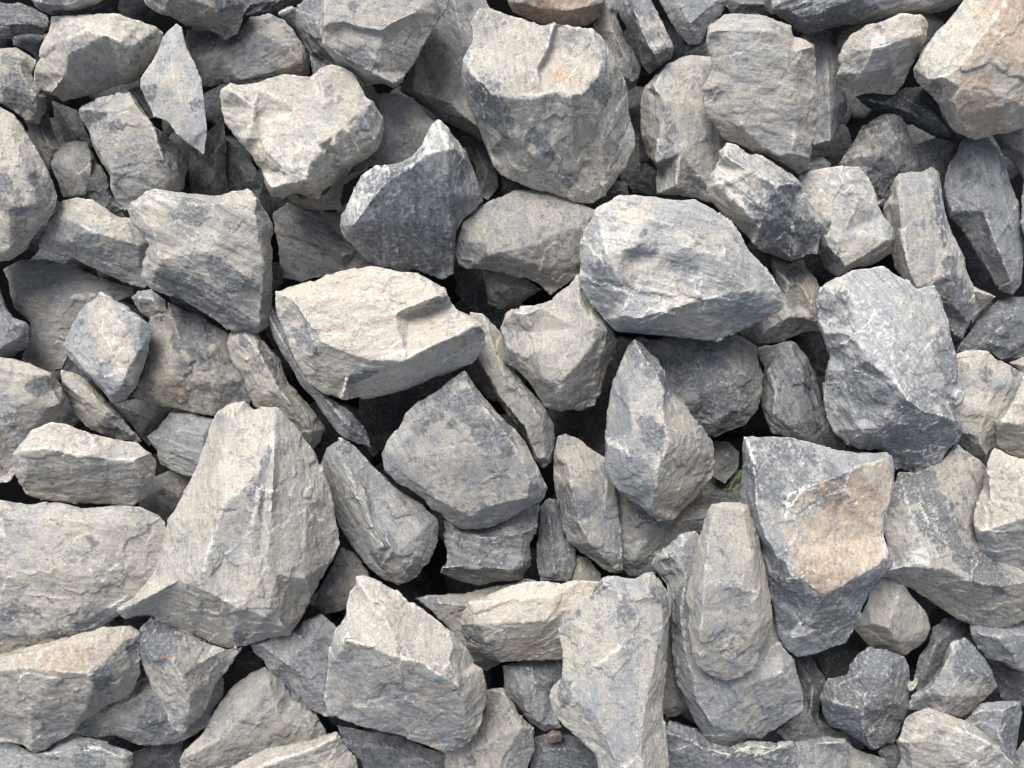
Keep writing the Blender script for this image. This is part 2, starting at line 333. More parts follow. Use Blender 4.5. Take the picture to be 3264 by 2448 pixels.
S('A3', 20, .6, .03, .98, 85, .5, "ribbed tan column with layered right side, standing left of the long dark blue slate",
  "1380,1150 1410,1110,10 1550,1095,20 1620,1065,20 1660,1090,10 1680,1200 1700,1310,-10 1750,1480,-20 1780,1560,-20 1830,1640,-30 1860,1730,-40 1890,1810,-50 1897,1940,-60 1870,2080,-80 1820,2180,-100 1760,2140,-80 1700,2010,-60 1650,1880 1480,1850 1380,1700,-50 1300,1350,-60 1350,1240,-30",
  "1410,1110,10 1415,1300,45 1430,1500,50 1460,1700,50 1520,1850,40;1660,1090,10 1655,1200,45 1680,1400,50 1720,1560,50 1740,1750,45 1760,1950,0;1340,1300,0 1400,1500,10 1440,1700,10",
  "d:1800,2000,60,.6,1.5,70 d:1670,1350,14,.6,8,80 d:1740,1750,30,.5,2,80")
S('A3', -30, .15, .2, .9, 75, .25, "long dark blue slate pointing down toward the right edge, right of the ribbed tan column",
  "1810,900 1900,850 1990,880 2040,940 2080,1030 2110,1130 2150,1230 2190,1320 2205,1450 2215,1600,-10 2200,1820,-20 2140,1895,-40 2050,1860,-40 1990,1770,-40 1950,1690,-30 1870,1560,-30 1800,1450,-20 1730,1390,-10 1700,1200 1730,1060 1780,960",
  "1880,920,40 1900,1100,55 1950,1350,55 2050,1600,50 2120,1780,20;2040,1000,45 2120,1350,40 2180,1700,10;1750,1350,20 1950,1350,55", "d:1870,1150,30,.3 d:1920,1330,90,.15")
S('A3', -10, .35, .2, .9, 85, .2, "sliver of grey stone at the right edge beside the long dark blue slate",
  "2200,1200 2225,1080 2360,1060 2380,1700 2225,1560 2185,1440", "2280,1200,30 2280,1500,30", "")
S('A3', -90, .5, .3, .8, 40, .3, "dark brown-grey slab in shade below the orange-tinted boulder at the right edge",
  "1990,850 2120,820 2380,800 2380,1180 2212,1160 2130,1030 2080,1000", "2080,900,20 2250,1000,30", "")
S('D', -70, .15, .5, .8, 60, .2, "dark blue stone low in the gap above the ribbed tan column",
  "1975,310 2020,295 2070,310 2075,350 2050,400 2040,440 2010,420 1985,380 1975,340", "2010,340,20 2030,380,25", "")

# --- right middle
S('B3', -40, .65, .1, .9, 60, .3, "lumpy tan stone under the right end of the big pale greenish boulder",
  "590,40 700,80 790,50 830,120 890,190 908,260 900,400 915,515,-40 820,525,-40 760,545,-40 640,590,-50 520,610,-60 420,560,-50 360,510 520,380 620,220",
  "620,120,35 700,200,50 780,210,40 830,300,40 760,350,10 700,420,35 860,420,20;700,200,50 680,300,30 760,350,10;700,420,35 540,530,10", "d:740,160,30,.5 w:820,330,60,.3")
S('B3', 160, .38, .02, 1.22, 55, .3, "large crusty blue-grey boulder with white chalky patches, right of centre",
  "920,210,10 1010,160,20 1120,115,20 1310,100,20 1400,160,10 1480,190,0 1520,240,-10 1560,220,0 1640,210,0 1680,280,0 1690,360,-10 1730,470,-10 1740,560,-20 1780,650,-20 1790,780,-20 1800,860,-30 1825,880,-35 1810,970,-40 1760,1010,-40 1810,1090,-50 1830,1160,-70 1790,1240,-90 1730,1280,-110 1690,1340,-130 1600,1390,-150 1540,1440,-160 1450,1420,-160 1370,1390,-150 1340,1300,-130 1240,1280,-120 1150,1270,-110 1080,1230,-100 990,1160,-90 950,1070,-80 930,980,-70 920,870,-60 940,750,-50 960,680,-50 940,590,-40 915,530,-30 890,420,-20 890,330,-10 905,250",
  "1060,230,50 1150,370,60 1250,375,66;1020,260,40 1120,370,50;1250,375,66 1400,300,55 1520,260,20;930,530,0 1050,530,45 1150,575,70 1210,700,80 1380,830,85 1480,960,75 1560,1030,60 1700,1060,30;1210,700,80 1100,760,25 980,760,-20;1130,1150,-20 1260,1140,5 1380,1090,20 1480,1110,10 1620,1110,0 1780,1130,-50;1700,1060,30 1780,1130,-50;1250,375,66 1350,600,85 1380,830,85;1560,560,50 1660,700,35 1700,850,20;1620,895,32 1700,870,20 1790,835,-10;1100,1000,-15 1380,1000,45",
  "p:1300,480,110,.12,1.8,55 p:1400,760,70,.15,2.2,50 p:1200,300,60,.1 d:1350,700,260,.12 d:1560,1200,110,.5,1.6,-15 d:1720,700,40,.5,2,75 d:1000,350,60,.4 d:1150,900,110,.25 p:1640,1310,34,.6,1.6,-40 d:1560,940,50,.4 w:1450,1130,100,.4 ", T=360, raw=1.15)
S('E', -20, .35, .12, 1.02, -60, .25, "rounded bluish-tan stone beside the crusty blue-grey boulder's right side",
  "380,100 400,90 500,80 600,85 640,110 680,150 780,180 851,230 900,300 900,600 760,800 640,740,-10 590,835,-50 500,795,-50 400,712,-50 380,600",
  "420,640,10 500,660,20 560,720,15 600,790,-5;500,180,25 650,300,35 600,500,40 560,650,30;440,450,20 520,560,25", "d:590,240,26,.5 w:520,150,70,.4 w:560,480,70,.4 p:500,160,60,.2 d:790,210,16,.7")
S('E', 50, .75, .0, 1.05, 5, .2, "tan stone with a straight crest at the right edge, above the speckled tan boulder",
  "1050,150 851,245 810,320 760,420 690,500 650,560,-10 648,650,-30 655,720,-50 760,790,-60 851,820,-60 1050,840,-60",
  "650,560,-10 700,565,40 851,582,45 1050,580,45;780,430,30 900,400,50", "p:760,560,30,.4,3,5")
S('E', -60, .9, .1, .8, 20, .2, "small tan-brown stone tip at the right edge above the rounded bluish-tan stone",
  "740,160 851,115 1000,100 1000,280 851,250 800,200", "830,170,20 920,180,30", "")
S('B3', -30, .75, .1, .95, -50, .3, "small tan corner of stone poking out right of the ribbed tan column's dark foot",
  "1880,220 1900,228 1960,250 2038,290,-5 1990,345,-30 1930,400,-40 1880,480,-60 1850,400", "1880,250,15 1960,275,20 2038,290,-5", "w:1960,290,40,.3")
S('B3', -80, .05, .6, .85, -30, .3, "dark purple-blue slate at the right edge, below the long dark blue slate",
  "1940,400 2040,300 2140,285 2212,290 2400,280 2400,720 2212,690 2130,700 2060,710 2000,660 1900,650 1770,650 1800,590 1880,480",
  "1990,480,30 2150,400,40 2300,500,45;1880,600,10 2000,590,30 2150,640,25", "w:1920,500,50,.4 d:2120,470,90,.4")
S('E', 100, .85, .0, 1.05, 60, .15, "speckled tan boulder with a bright top and shaded lower face, at right edge",
  "650,735,0 700,760,10 760,790,15 851,815,20 1050,830,20 1100,1500,-60 1080,1700,-100 851,1690,-120 740,1655,-110 700,1620,-100 680,1560,-90 610,1500,-70 560,1450,-50 530,1380,-30 515,1320,-10 505,1250,-5 515,1160,-5 530,1100,-5 565,1000,-5 570,890,-5 600,840,0",
  "515,1320,-10 560,1305,35 640,1290,55 760,1250,65 851,1210,70 1060,1150,75;600,900,35 620,1100,45 640,1290,55;750,850,45 850,1000,60", "p:700,1270,24,.5,4,-15 p:560,1150,30,.3 w:600,1100,100,.15 r:640,1180,30,.15")
S('E', 40, .6, .22, .98, 70, .35, "broad stone with scribbled white and slate marks above a smooth shaded front, lower right",
  "0,900,20 120,915,20 180,890,20 300,800,10 400,712,0 440,760,0 560,830,0 620,900 640,1300 720,1500 900,1600,20 1050,1650,20 1080,1900,-60 851,1915,-70 740,1960,-110 640,1960,-120 500,1930,-120 380,1880,-120 250,1800,-110 120,1720,-90 -30,1640,-60 -140,1610,-30 -100,1560,0 -60,1500,10 -80,1380,10 -110,1300,10 -95,1200,10 -60,1050,15",
  "-140,1610,-30 -60,1575,30 60,1545,55 200,1550,60 320,1560,60 450,1620,55 560,1655,50 640,1640,40 720,1680,40 900,1640,45;180,890,20 260,1000,50 330,1130,60 420,1280,55 500,1390,40 590,1540,30 640,1640,40;60,1100,50 100,1300,60 100,1480,60;420,720,20 480,950,30 540,1100,30",
  "d:100,1000,80,.4,1.4,60 d:270,1230,60,.6,2,60 d:600,1600,42,.8,1.6,40 d:480,1500,40,.5,2,50 p:160,1480,24,.9,1.6,80 p:50,1500,40,.6,2,-20 p:180,1250,50,.4,3,60 w:330,900,90,.3 w:300,1700,200,.2", T=300)

# --- centre
S('D', 165, .45, .03, 1.14, 15, .35, "big pale greenish boulder with a scooped face and dark left corner, right of centre",
  "1255,540,0 1260,500,10 1290,450,15 1340,418,20 1420,425,20 1500,430,15 1540,450,10 1580,480,5 1620,540,0 1660,590,-10 1690,630,-30 1690,665,-60 1650,695,-80 1590,715,-100 1550,735,-110 1480,730,-110 1390,722,-100 1330,715,-90 1305,690,-70 1270,650,-50 1250,610,-30",
  "1305,690,-70 1340,684,20 1385,688,30 1440,672,40 1500,655,45 1560,640,45 1620,628,30 1690,630;1340,684,20 1356,640,40 1335,600,62 1345,545,82 1310,548,78 1262,565,10;1290,610,20 1335,600,62;1345,545,82 1372,560,48 1380,600,44 1356,640,40;1345,545,82 1390,520,84 1420,500,70 1455,485,85 1500,520,90 1560,560,75;1356,640,40 1400,600,50 1430,550,62 1420,500,70;1400,600,50 1450,580,46 1520,590,64 1560,640,45;1430,550,62 1480,535,88 1530,550,80;1290,460,35 1390,470,70",
  "d:1300,590,38,.6 d:1390,505,10,.6,2,-60 p:1300,520,50,.5 p:1480,640,80,.4,3,-5 w:1380,440,60,.3 w:1480,700,120,.35 d:1480,590,60,.25 w:1560,520,50,.2")
S('D', 20, .5, .1, .9, 70, .2, "rounded mauve-grey stone with a creased left side, under the largest two-toned block",
  "985,515,-20 1000,480 1030,450 1070,430,10 1110,408,10 1150,408,10 1200,415,10 1240,430,10 1290,455,10 1300,500 1270,560,-10 1245,600,-30 1220,615,-50 1190,638,-70 1165,615,-60 1130,600,-50 1080,590,-50 1040,582,-50 1010,582,-50 990,572,-40 980,545,-30",
  "1075,432,25 1078,460,50 1060,490,45 1048,525,40 1055,552,30 1085,545,40 1110,585,-20;1075,432,25 1050,460,20 1015,520,10;1078,460,50 1160,450,60 1240,490,55;1110,560,30 1170,580,10 1240,570,10;1160,450,60 1150,530,55 1110,560,30", "w:1020,500,50,.3 d:1000,525,12,.6 d:1180,500,70,.15 p:1058,545,14,.5")
S('D', -70, .4, .3, .85, 40, .3, "small stone with a black underside hanging below the rounded mauve-grey stone",
  "1040,575 1080,560 1130,595 1175,625 1130,655,-40 1080,670,-50 1055,655,-50 1046,610", "1060,610,20 1120,620,20 1150,630,10;1060,635,0 1120,638,0", "d:1080,648,22,.9,2,0")
S('B2', -200, .1, .7, .8, 80, .2, "dark slate deep in the gap right of the bright cracked slab",
  "760,130 940,120 960,380 1060,430 1040,490 900,440 800,340 740,260", "880,200,20 880,380,30", "")
S('D', 155, .85, .0, 1.12, -10, .25, "bright pinkish-tan slab with a long dark crack, left of centre",
  "595,630,-10 620,620,0 680,605,0 705,590,5 760,580,5 800,570,5 850,580,5 900,590,5 925,605,5 960,625,5 975,650,5 990,670,0 1030,690,-5 1050,720,-30 1048,745,-60 1020,780,-85 985,800,-100 930,820,-110 880,840,-120 830,855,-125 775,862,-125 730,860,-120 700,850,-110 665,825,-80 640,790,-60 620,740,-40 600,690,-30 592,650,-20",
  "612,638,25 632,648,38 660,690,52 695,740,60 735,757,66 770,770,70 805,779,72 877,777,70 921,752,62 975,729,54 1018,704,40 1042,706,10;735,757,66 752,805,0 738,860;645,670,20 680,760,10 700,850;858,677,62 885,664,60 915,651,57 945,640,54 975,634,44;856,686,60 885,684,0 915,674,-15 950,659,-20 985,657,-30;760,640,52 640,640,38",
  "w:800,650,150,.5 p:760,680,100,.25,2,0 d:1035,708,16,.9 d:950,645,16,.5,2.5,-20 p:860,770,20,.6,5,-10 d:660,740,40,.3,1.5,60 w:850,820,120,.5 d:770,815,16,.5,4,-15 r:980,790,12,.4", T=230)
S('D', 25, .15, .2, .98, 60, .6, "thin slate splinter trailing down from under the bright cracked slab's left side",
  "572,670,20 590,668,20 620,720,15 660,800 690,840 720,865,0 760,890,-5 790,930,-30 802,968,-50 770,960,-50 735,940,-40 715,915,-30 690,880,-20 650,830,-10 620,780,0 590,730,10",
  "580,680,40 610,740,40 660,820,30 700,860,25 740,905,15 790,950,-25", "d:770,930,28,.8 p:610,730,14,.5,3,60")
S('B1', 30, .8, .2, .9, 55, .25, "tan finger-shaped stone with a rounded tip, left of the bright cracked slab",
  "1450,590,-10 1470,520 1560,480,5 1640,510,0 1700,590,-5 1790,700,-20 1850,850,-40 1950,960,-60 2060,1080,-80 2095,1140,-90 2060,1220,-100 1980,1300,-100 1880,1200,-80 1790,1080,-50 1640,1000,-40 1590,920,-30 1560,820,-20 1500,740,-20 1470,680,-20",
  "1500,570,25 1570,545,40 1640,620,45 1720,760,45 1800,900,35 1900,1020,20 2000,1160,-10;1570,545,40 1560,640,35 1600,780,35 1680,920,20;1600,780,35 1720,760,45", "w:1540,620,50,.5 w:1620,740,60,.5 p:1640,560,24,.5 d:1560,570,12,.7,2,80 d:1700,700,50,.3")
S('B2', 90, .5, .1, .93, 60, .12, "broad grey five-sided slab below the bright cracked slab, just left of centre",
  "265,1300,0 300,1220,5 390,1110,5 420,1040,5 500,960,5 630,890,10 720,810,10 810,760,10 870,860,5 960,970,0 1040,1060,0 1120,1140,0 1200,1230,-5 1260,1350,-15 1300,1440,-30 1340,1520,-50 1320,1580,-60 1280,1620,-70 1200,1660,-85 1130,1695,-95 1000,1765,-105 900,1790,-110 790,1785,-110 700,1745,-95 640,1675,-80 590,1659,-70 540,1600,-60 440,1520,-40 350,1470,-20 290,1410,-10",
  "810,760,10 830,850,45 940,1000,50 1030,1110,48 1120,1240,45 1190,1370,35 1225,1480,25 1200,1580,10 1100,1600,0 960,1640,-10 850,1700,-20 700,1745;310,1300,16 600,1050,34 830,850,45;420,1440,10 700,1350,36 1030,1110,48;700,1350,36 620,1580,10;700,1350,36 960,1640,-10",
  "d:740,960,90,.28,1.5,10 d:980,1170,50,.45,1.8,30 w:1090,1150,40,.5,5,52 d:520,1130,25,.4 w:700,1250,120,.12", raw=.8)
S('B2', 0, .55, .02, .98, 62, .2, "long stone with a steep dark left side, left of the tan saddle-topped stone",
  "830,380,-10 920,400 1000,470 1050,520 1080,650 1150,800 1250,920 1330,1010,-10 1380,1120,-30 1388,1200,-50 1370,1360,-70 1310,1388,-70 1260,1340,-60 1215,1230,-90 1180,1180,-100 1090,1080,-100 1010,950,-100 950,840,-90 880,720,-60 860,560",
  "890,700,20 960,800,35 1020,920,35 1110,1040,35 1190,1130,30 1210,1210,20 1270,1330,0;960,500,35 1050,760,50 1180,900,45 1300,1090,25 1330,1330,-20;1100,870,55 1080,920,40", "w:980,700,120,.3 d:940,540,36,.2 d:1120,850,34,.3")
S('B2', 70, .75, .05, .98, 80, .3, "tan saddle-topped stone left of and beneath the big pale greenish boulder",
  "1030,490,-15 1060,400 1100,360,5 1200,350,15 1290,330,20 1380,290,20 1470,220,20 1530,150,20 1620,250 1720,430,0 1760,530,-10 1795,575,-40 1775,650,-60 1740,720,-80 1700,800,-90 1670,900,-100 1640,990,-110 1560,1025,-120 1480,1022,-110 1400,1028,-100 1320,1000,-80 1280,950,-70 1240,870,-60 1180,810,-50 1120,750,-50 1060,710,-40",
  "1110,380,30 1200,405,50 1290,360,40;1530,150,20 1540,330,50 1640,480,60 1720,520,30;1720,520,30 1620,610,55 1540,710,60 1460,800,55 1410,870,40 1420,950,0 1400,1028;1200,405,50 1240,520,20 1260,640,45 1320,820,40 1410,870,40;1080,620,0 1190,680,10 1260,640,45;1240,520,20 1540,500,50",
  "w:1350,620,120,.25 d:1715,545,16,1.0 d:1110,570,60,.2 p:1200,420,16,.5,3,50 w:1560,850,80,.15 p:1290,320,12,.7,5,-25")
S('B2', 115, .3, .02, 1.0, 75, .15, "pointed blade-like stone, pale blue on its left face and tan at right",
  "1890,560,20 1930,575,15 1985,625,5 2050,700,-5 2100,770,-5 2112,860,-5 2160,920,-20 2212,990,-30 2290,1080,-40 2350,1150,-50 2395,1220,-60 2415,1330,-80 2410,1450,-100 2340,1530,-120 2280,1600,-125 2180,1680,-130 2150,1720,-120 2050,1735,-110 1990,1700,-90 1930,1650,-70 1850,1590,-60 1750,1500,-50 1710,1400,-40 1705,1200,-40 1720,1050,-30 1740,900,-20 1780,760,-10 1830,650,0",
  "1890,560,20 1960,690,45 2040,780,60 2085,900,70 2080,1000,80 2095,1140,90 2120,1230,88 2060,1350,75 2030,1500,40 2000,1650,-20 1990,1700;2080,740,30 2095,850,30 2085,900,70;1720,1240,0 1850,1290,45 2040,1400,70;1850,900,40 1880,1150,55;2120,1230,88 2250,1180,30",
  "d:1930,640,50,.4,2,50 d:2010,1180,36,.5,2,60 w:2200,1430,110,.6 w:2180,1050,60,.4 p:1800,1260,10,.6,7,30 d:2090,800,20,.9,3,80 p:2060,1330,12,.6,6,-75")
S('B3', -30, .45, .3, .9, 20, .15, "round mottled stone with black specks behind the pointed blade-like stone",
  "-200,560 100,540 300,520 380,530 450,580 500,620 520,720,-10 540,800,-15 530,920,-25 500,1020,-40 420,1130,-60 320,1160,-60 220,1200,-60 100,1100,-40 0,1000 -100,850 -200,650",
  "100,650,40 300,640,45 420,800,35 380,1000,15;300,640,45 380,560,20;100,650,40 200,900,45 250,1100,5", "d:240,960,60,.4 d:120,740,80,.2 w:380,880,70,.2")
S('B3', -60, .1, .35, .88, 68, .6, "dark blue-grey slate with wavy ridges between the round mottled stone and the crusty boulder",
  "480,620 660,590 740,580 820,670 880,780 920,950 960,1070 1020,1170 1090,1270 1040,1290 900,1250 740,1200 600,1165,-30 555,1080,-30 530,980,-30 530,850,-20 545,750,-10",
  "570,760,25 620,900,35 600,1040,30 700,1120,30 860,1230,10;700,620,20 780,760,45 800,900,45 880,1080,40 1000,1220,15;620,900,35 780,760,45", "p:600,850,30,.4,2.5,70 w:700,1100,70,.2")
S('B2', -10, .5, .1, .93, 70, .2, "upright pinkish-grey stone with a faceted top, left of the pointed blade-like stone",
  "1378,1280,-10 1400,1190 1450,1165 1540,1190 1620,1260 1720,1330 1760,1480 1800,1700 1820,1900,-20 1830,2050,-40 1800,2075,-60 1730,2070,-60 1640,1990,-60 1540,1925,-60 1460,1855,-50 1430,1750,-40 1410,1640,-30 1380,1500,-30 1368,1380,-20",
  "1400,1330,25 1470,1370,40 1540,1330,40 1620,1420,45 1690,1500,35;1450,1230,25 1540,1330,40;1470,1370,40 1500,1560,50 1530,1720,45 1610,1880,35 1780,2050,-30;1620,1420,45 1700,1700,20 1810,1950,0;1500,1560,50 1620,1580,40",
  "w:1500,1380,90,.25 d:1510,1640,50,.3,1.5,70")
S('D', -50, .4, .2, .9, 45, .2, "smooth grey stone with dark flecks wedged below the pointed blade-like stone",
  "1300,1050 1380,1060 1430,1080 1500,1090 1540,1100 1545,1140,-10 1500,1160,-20 1470,1190,-20 1440,1220,-30 1400,1250,-50 1360,1245,-50 1310,1200",
  "1350,1110,35 1420,1130,40 1480,1125,30 1520,1120,20;1350,1110,35 1370,1210,10", "d:1395,1115,14,.6,2,40")
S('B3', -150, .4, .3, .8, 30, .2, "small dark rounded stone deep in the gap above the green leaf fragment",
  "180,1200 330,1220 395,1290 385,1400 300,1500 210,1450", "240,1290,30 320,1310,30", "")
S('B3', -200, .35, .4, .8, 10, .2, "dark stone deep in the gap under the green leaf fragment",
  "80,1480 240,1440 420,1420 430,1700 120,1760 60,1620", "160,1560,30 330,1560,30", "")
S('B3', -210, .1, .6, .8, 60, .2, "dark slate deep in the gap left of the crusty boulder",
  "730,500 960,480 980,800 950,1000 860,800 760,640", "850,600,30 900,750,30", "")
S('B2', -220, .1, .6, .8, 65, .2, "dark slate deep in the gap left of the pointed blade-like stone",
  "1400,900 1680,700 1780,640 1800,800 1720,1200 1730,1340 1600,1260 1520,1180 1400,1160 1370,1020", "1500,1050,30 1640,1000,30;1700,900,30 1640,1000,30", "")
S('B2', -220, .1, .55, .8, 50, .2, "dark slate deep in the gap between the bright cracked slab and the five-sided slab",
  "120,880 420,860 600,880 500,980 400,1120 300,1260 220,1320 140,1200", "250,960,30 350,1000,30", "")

# --- left
S('D', 130, .6, .1, 1.0, 28, .5, "big wrinkled tan stone with a notched top, left of centre",
  "272,450,-10 300,425,5 315,412,15 340,408,15 405,418,20 470,421,20 500,412,20 535,408,15 560,430,0 585,470,-40 592,482,-50 588,520,-70 585,570,-90 592,640,-110 582,700,-120 555,722,-120 500,718,-110 470,695,-90 415,660,-70 385,640,-60 360,640,-60 325,620,-50 305,595,-40 312,565,-20 322,530,-10 285,490,-20",
  "300,425,5 320,440,45 345,430,50 400,440,55 470,440,60 555,428,30 552,470,40 558,510,30 568,560,10 565,620,-15 560,700,-60;320,440,45 330,500,50 345,560,35 330,600,-10;340,585,10 430,625,-10 500,660,-30 562,682,-50;400,440,55 420,500,45 480,490,55 552,470,40;420,500,45 470,540,55 530,600,20;345,560,35 470,540,55",
  "p:340,420,40,.5,2,5 w:350,470,60,.25 d:410,460,40,.3,1.6,10 d:490,590,40,.4,2,30 d:560,450,10,.4 w:520,430,50,.3 p:400,485,50,.25 d:430,640,50,.3,4,30")
S('D', 20, .65, .05, .96, 25, .15, "wedge of tan stone with an orange-tinted nose, left of the big wrinkled tan stone",
  "80,535,-20 85,515,-10 105,475,0 120,455,5 133,432,15 165,426,20 200,430,20 230,447,10 255,465,0 290,470 340,520 340,600,-30 315,625,-50 270,612,-60 220,590,-60 160,560,-50 110,545,-40",
  "133,470,30 165,480,50 195,500,60 215,495,55 240,470,40;195,500,60 240,512,60 300,530,50;215,495,55 260,480,45;140,520,15 240,560,5 300,590,-20", "w:200,455,40,.5 w:250,500,50,.45 p:205,502,10,.7,4,25 r:190,470,14,.3")
S('D', 90, 1.0, .08, 1.0, 78, .25, "large brown-tan boulder cut off by the left edge, upper left",
  "-60,200 -20,215,20 0,228,20 30,245,15 60,290,5 85,330,0 100,360,-10 112,385,-20 124,430,-35 115,465,-50 90,490,-60 75,515,-70 60,540,-80 20,565,-90 -60,575,-90",
  "0,230,20 30,300,55 45,345,60 40,370,55 70,400,40 80,440,20 75,500,-50;-40,350,60 20,345,60 45,345,60;45,345,60 105,390,0;40,370,55 20,450,30 20,540,-40", "w:50,290,50,.5 d:70,385,22,.6 w:20,260,40,.2 d:20,420,40,.35,2,70")
S('A1', -20, .85, .35, .82, 20, .2, "brown knobbly stone at the left edge above the large brown-tan boulder",
  "-60,290 10,300 110,305 190,350 240,390 200,470 270,560 305,620 300,720,-30 250,800,-40 170,780,-30 100,720,-20 0,660 -60,640",
  "20,380,30 120,400,40 160,500,40 230,620,35 230,720,5;20,550,20 160,500,40", "w:40,420,60,.3 d:100,600,50,.3")
S('A1', -90, .8, .35, .75, 30, .2, "dim brown stone in shade beside the large brown-tan boulder",
  "140,740 310,720 350,850 405,960 390,1040,-20 310,1080,-30 240,930", "260,820,25 320,940,25", "")
S('A1', -90, .5, .2, .85, 60, .15, "dim tan-grey stone with a dark right side, low beside the patchy slate-blue block",
  "320,1060 340,960 450,900 560,900 620,1020 690,1140 730,1260,-20 790,1340,-30 810,1400,-40 740,1400,-40 660,1340 560,1290 400,1270",
  "400,1050,25 500,1000,35 585,1020,35 575,1150,30 530,1240,20;575,1150,30 700,1300,0", "d:650,1200,60,.45")
S('A1', 20, .45, .08, .98, 30, .15, "patchy slate-blue and tan block with a dark right side, upper left",
  "490,720,-10 500,690,0 600,640,5 740,600,10 830,580,10 880,640,0 930,720,-10 990,800,-20 1080,870,-50 1190,990,-70 1225,1060,-80 1180,1210,-80 1060,1290,-60 930,1300,-50 890,1290,-40 800,1360,-50 740,1290,-40 700,1200,-40 700,1130,-30 640,1040,-20 590,930,-20 550,830,-20 510,770,-15",
  "830,580,10 860,660,40 930,740,40 985,820,40 1010,920,40 1050,1020,35 1090,1090,25 1120,1140,0 1060,1190,-10;560,700,25 700,720,40 860,660,40;600,920,20 720,1110,25 860,1100,20 1050,1150,5;700,720,40 760,930,45 860,1100,20;720,1170,0 900,1220,-10",
  "d:730,860,50,.1,1.5,0 d:740,800,20,.6 w:880,760,60,.3 w:850,1000,120,.2 d:600,700,50,.35 d:1120,1000,60,.35")
S('A1', -50, .4, .2, .85, 30, .15, "small dim grey stone peeking out beside the pointed pale blue slab's left edge",
  "820,570 880,550 960,600 1000,760 950,770 900,690", "870,610,15 930,700,15", "")
S('A1', -110, .15, .4, .85, 75, .3, "dark blue splinter of stone below the pointed pale blue slab's tip",
  "1210,960 1300,990 1330,840 1430,750 1450,900 1440,1100 1470,1220 1400,1260 1230,1240 1200,1100", "1290,1060,30 1390,950,40 1370,1150,30", "")
S('A1', -140, .15, .45, .8, 60, .2, "dark purple-grey stone in shade left of the bright cream-tan stone's lower half",
  "1440,880 1530,940 1640,1070 1690,1200 1660,1280 1560,1250 1460,1240 1440,1050", "1520,1040,30 1590,1150,30", "")
S('A1', -200, .3, .4, .7, 30, .2, "dark stone deep in the gap right of the dim brown stone at the left",
  "330,640 500,700 560,850 600,950 440,960 400,900 350,800", "430,780,30 490,860,30", "")
S('D', 130, .85, .0, 1.1, 15, .25, "bright cream-tan stone with a crumbly brown lower right side, upper left of centre",
  "472,207,-10 480,190,5 500,178,20 520,183,15 560,180,15 580,172,15 615,162,10 640,165,5 670,168,0 690,150,10 715,140,10 745,145,5 760,155,0 775,175,-5 790,205,0 808,218,-10 830,258,-30 833,285,-50 828,305,-60 815,325,-70 790,345,-80 765,358,-85 745,380,-90 720,400,-95 697,415,-100 688,433,-110 665,428,-105 640,418,-100 610,430,-105 586,427,-95 575,405,-60 562,368,-30 535,330,-25 500,290,-20 480,265,-20 475,230,-15",
  "586,407,20 607,400,35 640,398,42 660,388,50 667,355,60 660,325,65 690,310,65 725,290,60 745,270,55 770,245,45 800,220,25;500,195,40 548,230,35 545,265,40 530,300,25;548,230,35 565,255,15 560,300,25 590,340,45 620,380,45;560,190,35 640,230,50 660,325,65;690,170,35 700,230,55 725,290,60;640,230,50 700,230,55;695,325,62 700,370,0;708,316,40 720,365,-10;722,308,66 740,352,10;738,296,36 755,342,-5;752,284,60 778,330,8;768,268,32 792,318,-8;784,250,46 812,302,0",
  "w:620,370,80,.5 w:560,210,60,.3 p:600,300,110,.25 p:640,380,50,.4,2,-20 w:720,350,90,.3 d:730,380,40,.25 d:720,200,30,.15")
S('D', -10, .7, .05, .92, -20, .15, "low tan stone lip showing beneath the bright cream-tan stone's crumbly bottom",
  "610,415 700,380 740,360 790,340 800,365 745,400,-5 738,435,-20 745,455,-40 700,458,-40 660,452,-40 630,440,-30", "650,430,15 700,425,20 740,380,20", "")
S('D', -10, .45, .05, .88, 70, .15, "smooth shaded grey stone behind the bright cream-tan stone and the dark ridged slate",
  "775,200 850,200 895,210 915,240,-5 945,268,-10 935,300 905,340 860,360 800,365 770,360 780,300 790,255",
  "830,230,30 870,250,40 900,280,30;870,250,40 830,320,25", "")
S('A2', 105, .15, .2, 1.0, 80, .7, "dark ridged slate with a bright pale rim along its top left",
  "0,1450,0 10,1380,5 50,1300,10 80,1220,15 150,1120,25 210,1070,30 330,1050,35 450,1020,40 520,950,35 560,860,30 600,790,25 640,770,25 700,820,20 760,900,10 820,980,0 860,1070,-20 890,1160,-40 920,1250,-70 930,1290,-80 870,1340,-90 800,1400,-100 760,1480,-110 755,1580,-125 745,1700,-140 740,1760,-145 660,1800,-150 590,1780,-145 500,1740,-130 380,1740,-125 230,1700,-100 100,1600,-60 30,1530,-20",
  "30,1530,-20 90,1440,60 200,1290,80 270,1200,85 330,1085,90 460,1065,92 560,985,95 650,962,95 690,940,90 740,955,75 830,985,20;690,965,90 700,1250,20 720,1500,-50 740,1700,-130;270,1200,85 280,1450,20 330,1700,-80;500,1040,90 500,1400,10 540,1700,-110;640,800,50 690,940,90",
  "p:600,880,50,.5,2,-50 p:180,1150,50,.45,2,-45 p:100,1330,40,.3 w:780,950,40,.5 d:420,1350,120,.4,1.8,80 d:560,1450,90,.3,2,80 w:800,1150,60,.2", raw=.6)
S('D', -80, .2, .3, .88, 25, .5, "dark bluish banded stone right of the big wrinkled tan stone",
  "590,460 620,435 680,455 740,455 755,480 745,500 780,540 815,565 810,585 740,590 700,600 650,610 610,600 600,550 593,505", "630,480,30 680,510,45 740,550,30;630,560,10 700,570,15 680,510,45", "")
S('A2', -130, .3, .35, .8, 70, .2, "dim stone in the gap between the dark ridged slate and the largest two-toned block",
  "770,860 900,890 970,960 1020,1080 1030,1200 960,1290 900,1260 870,1080 820,960", "880,960,30 950,1100,30", "")
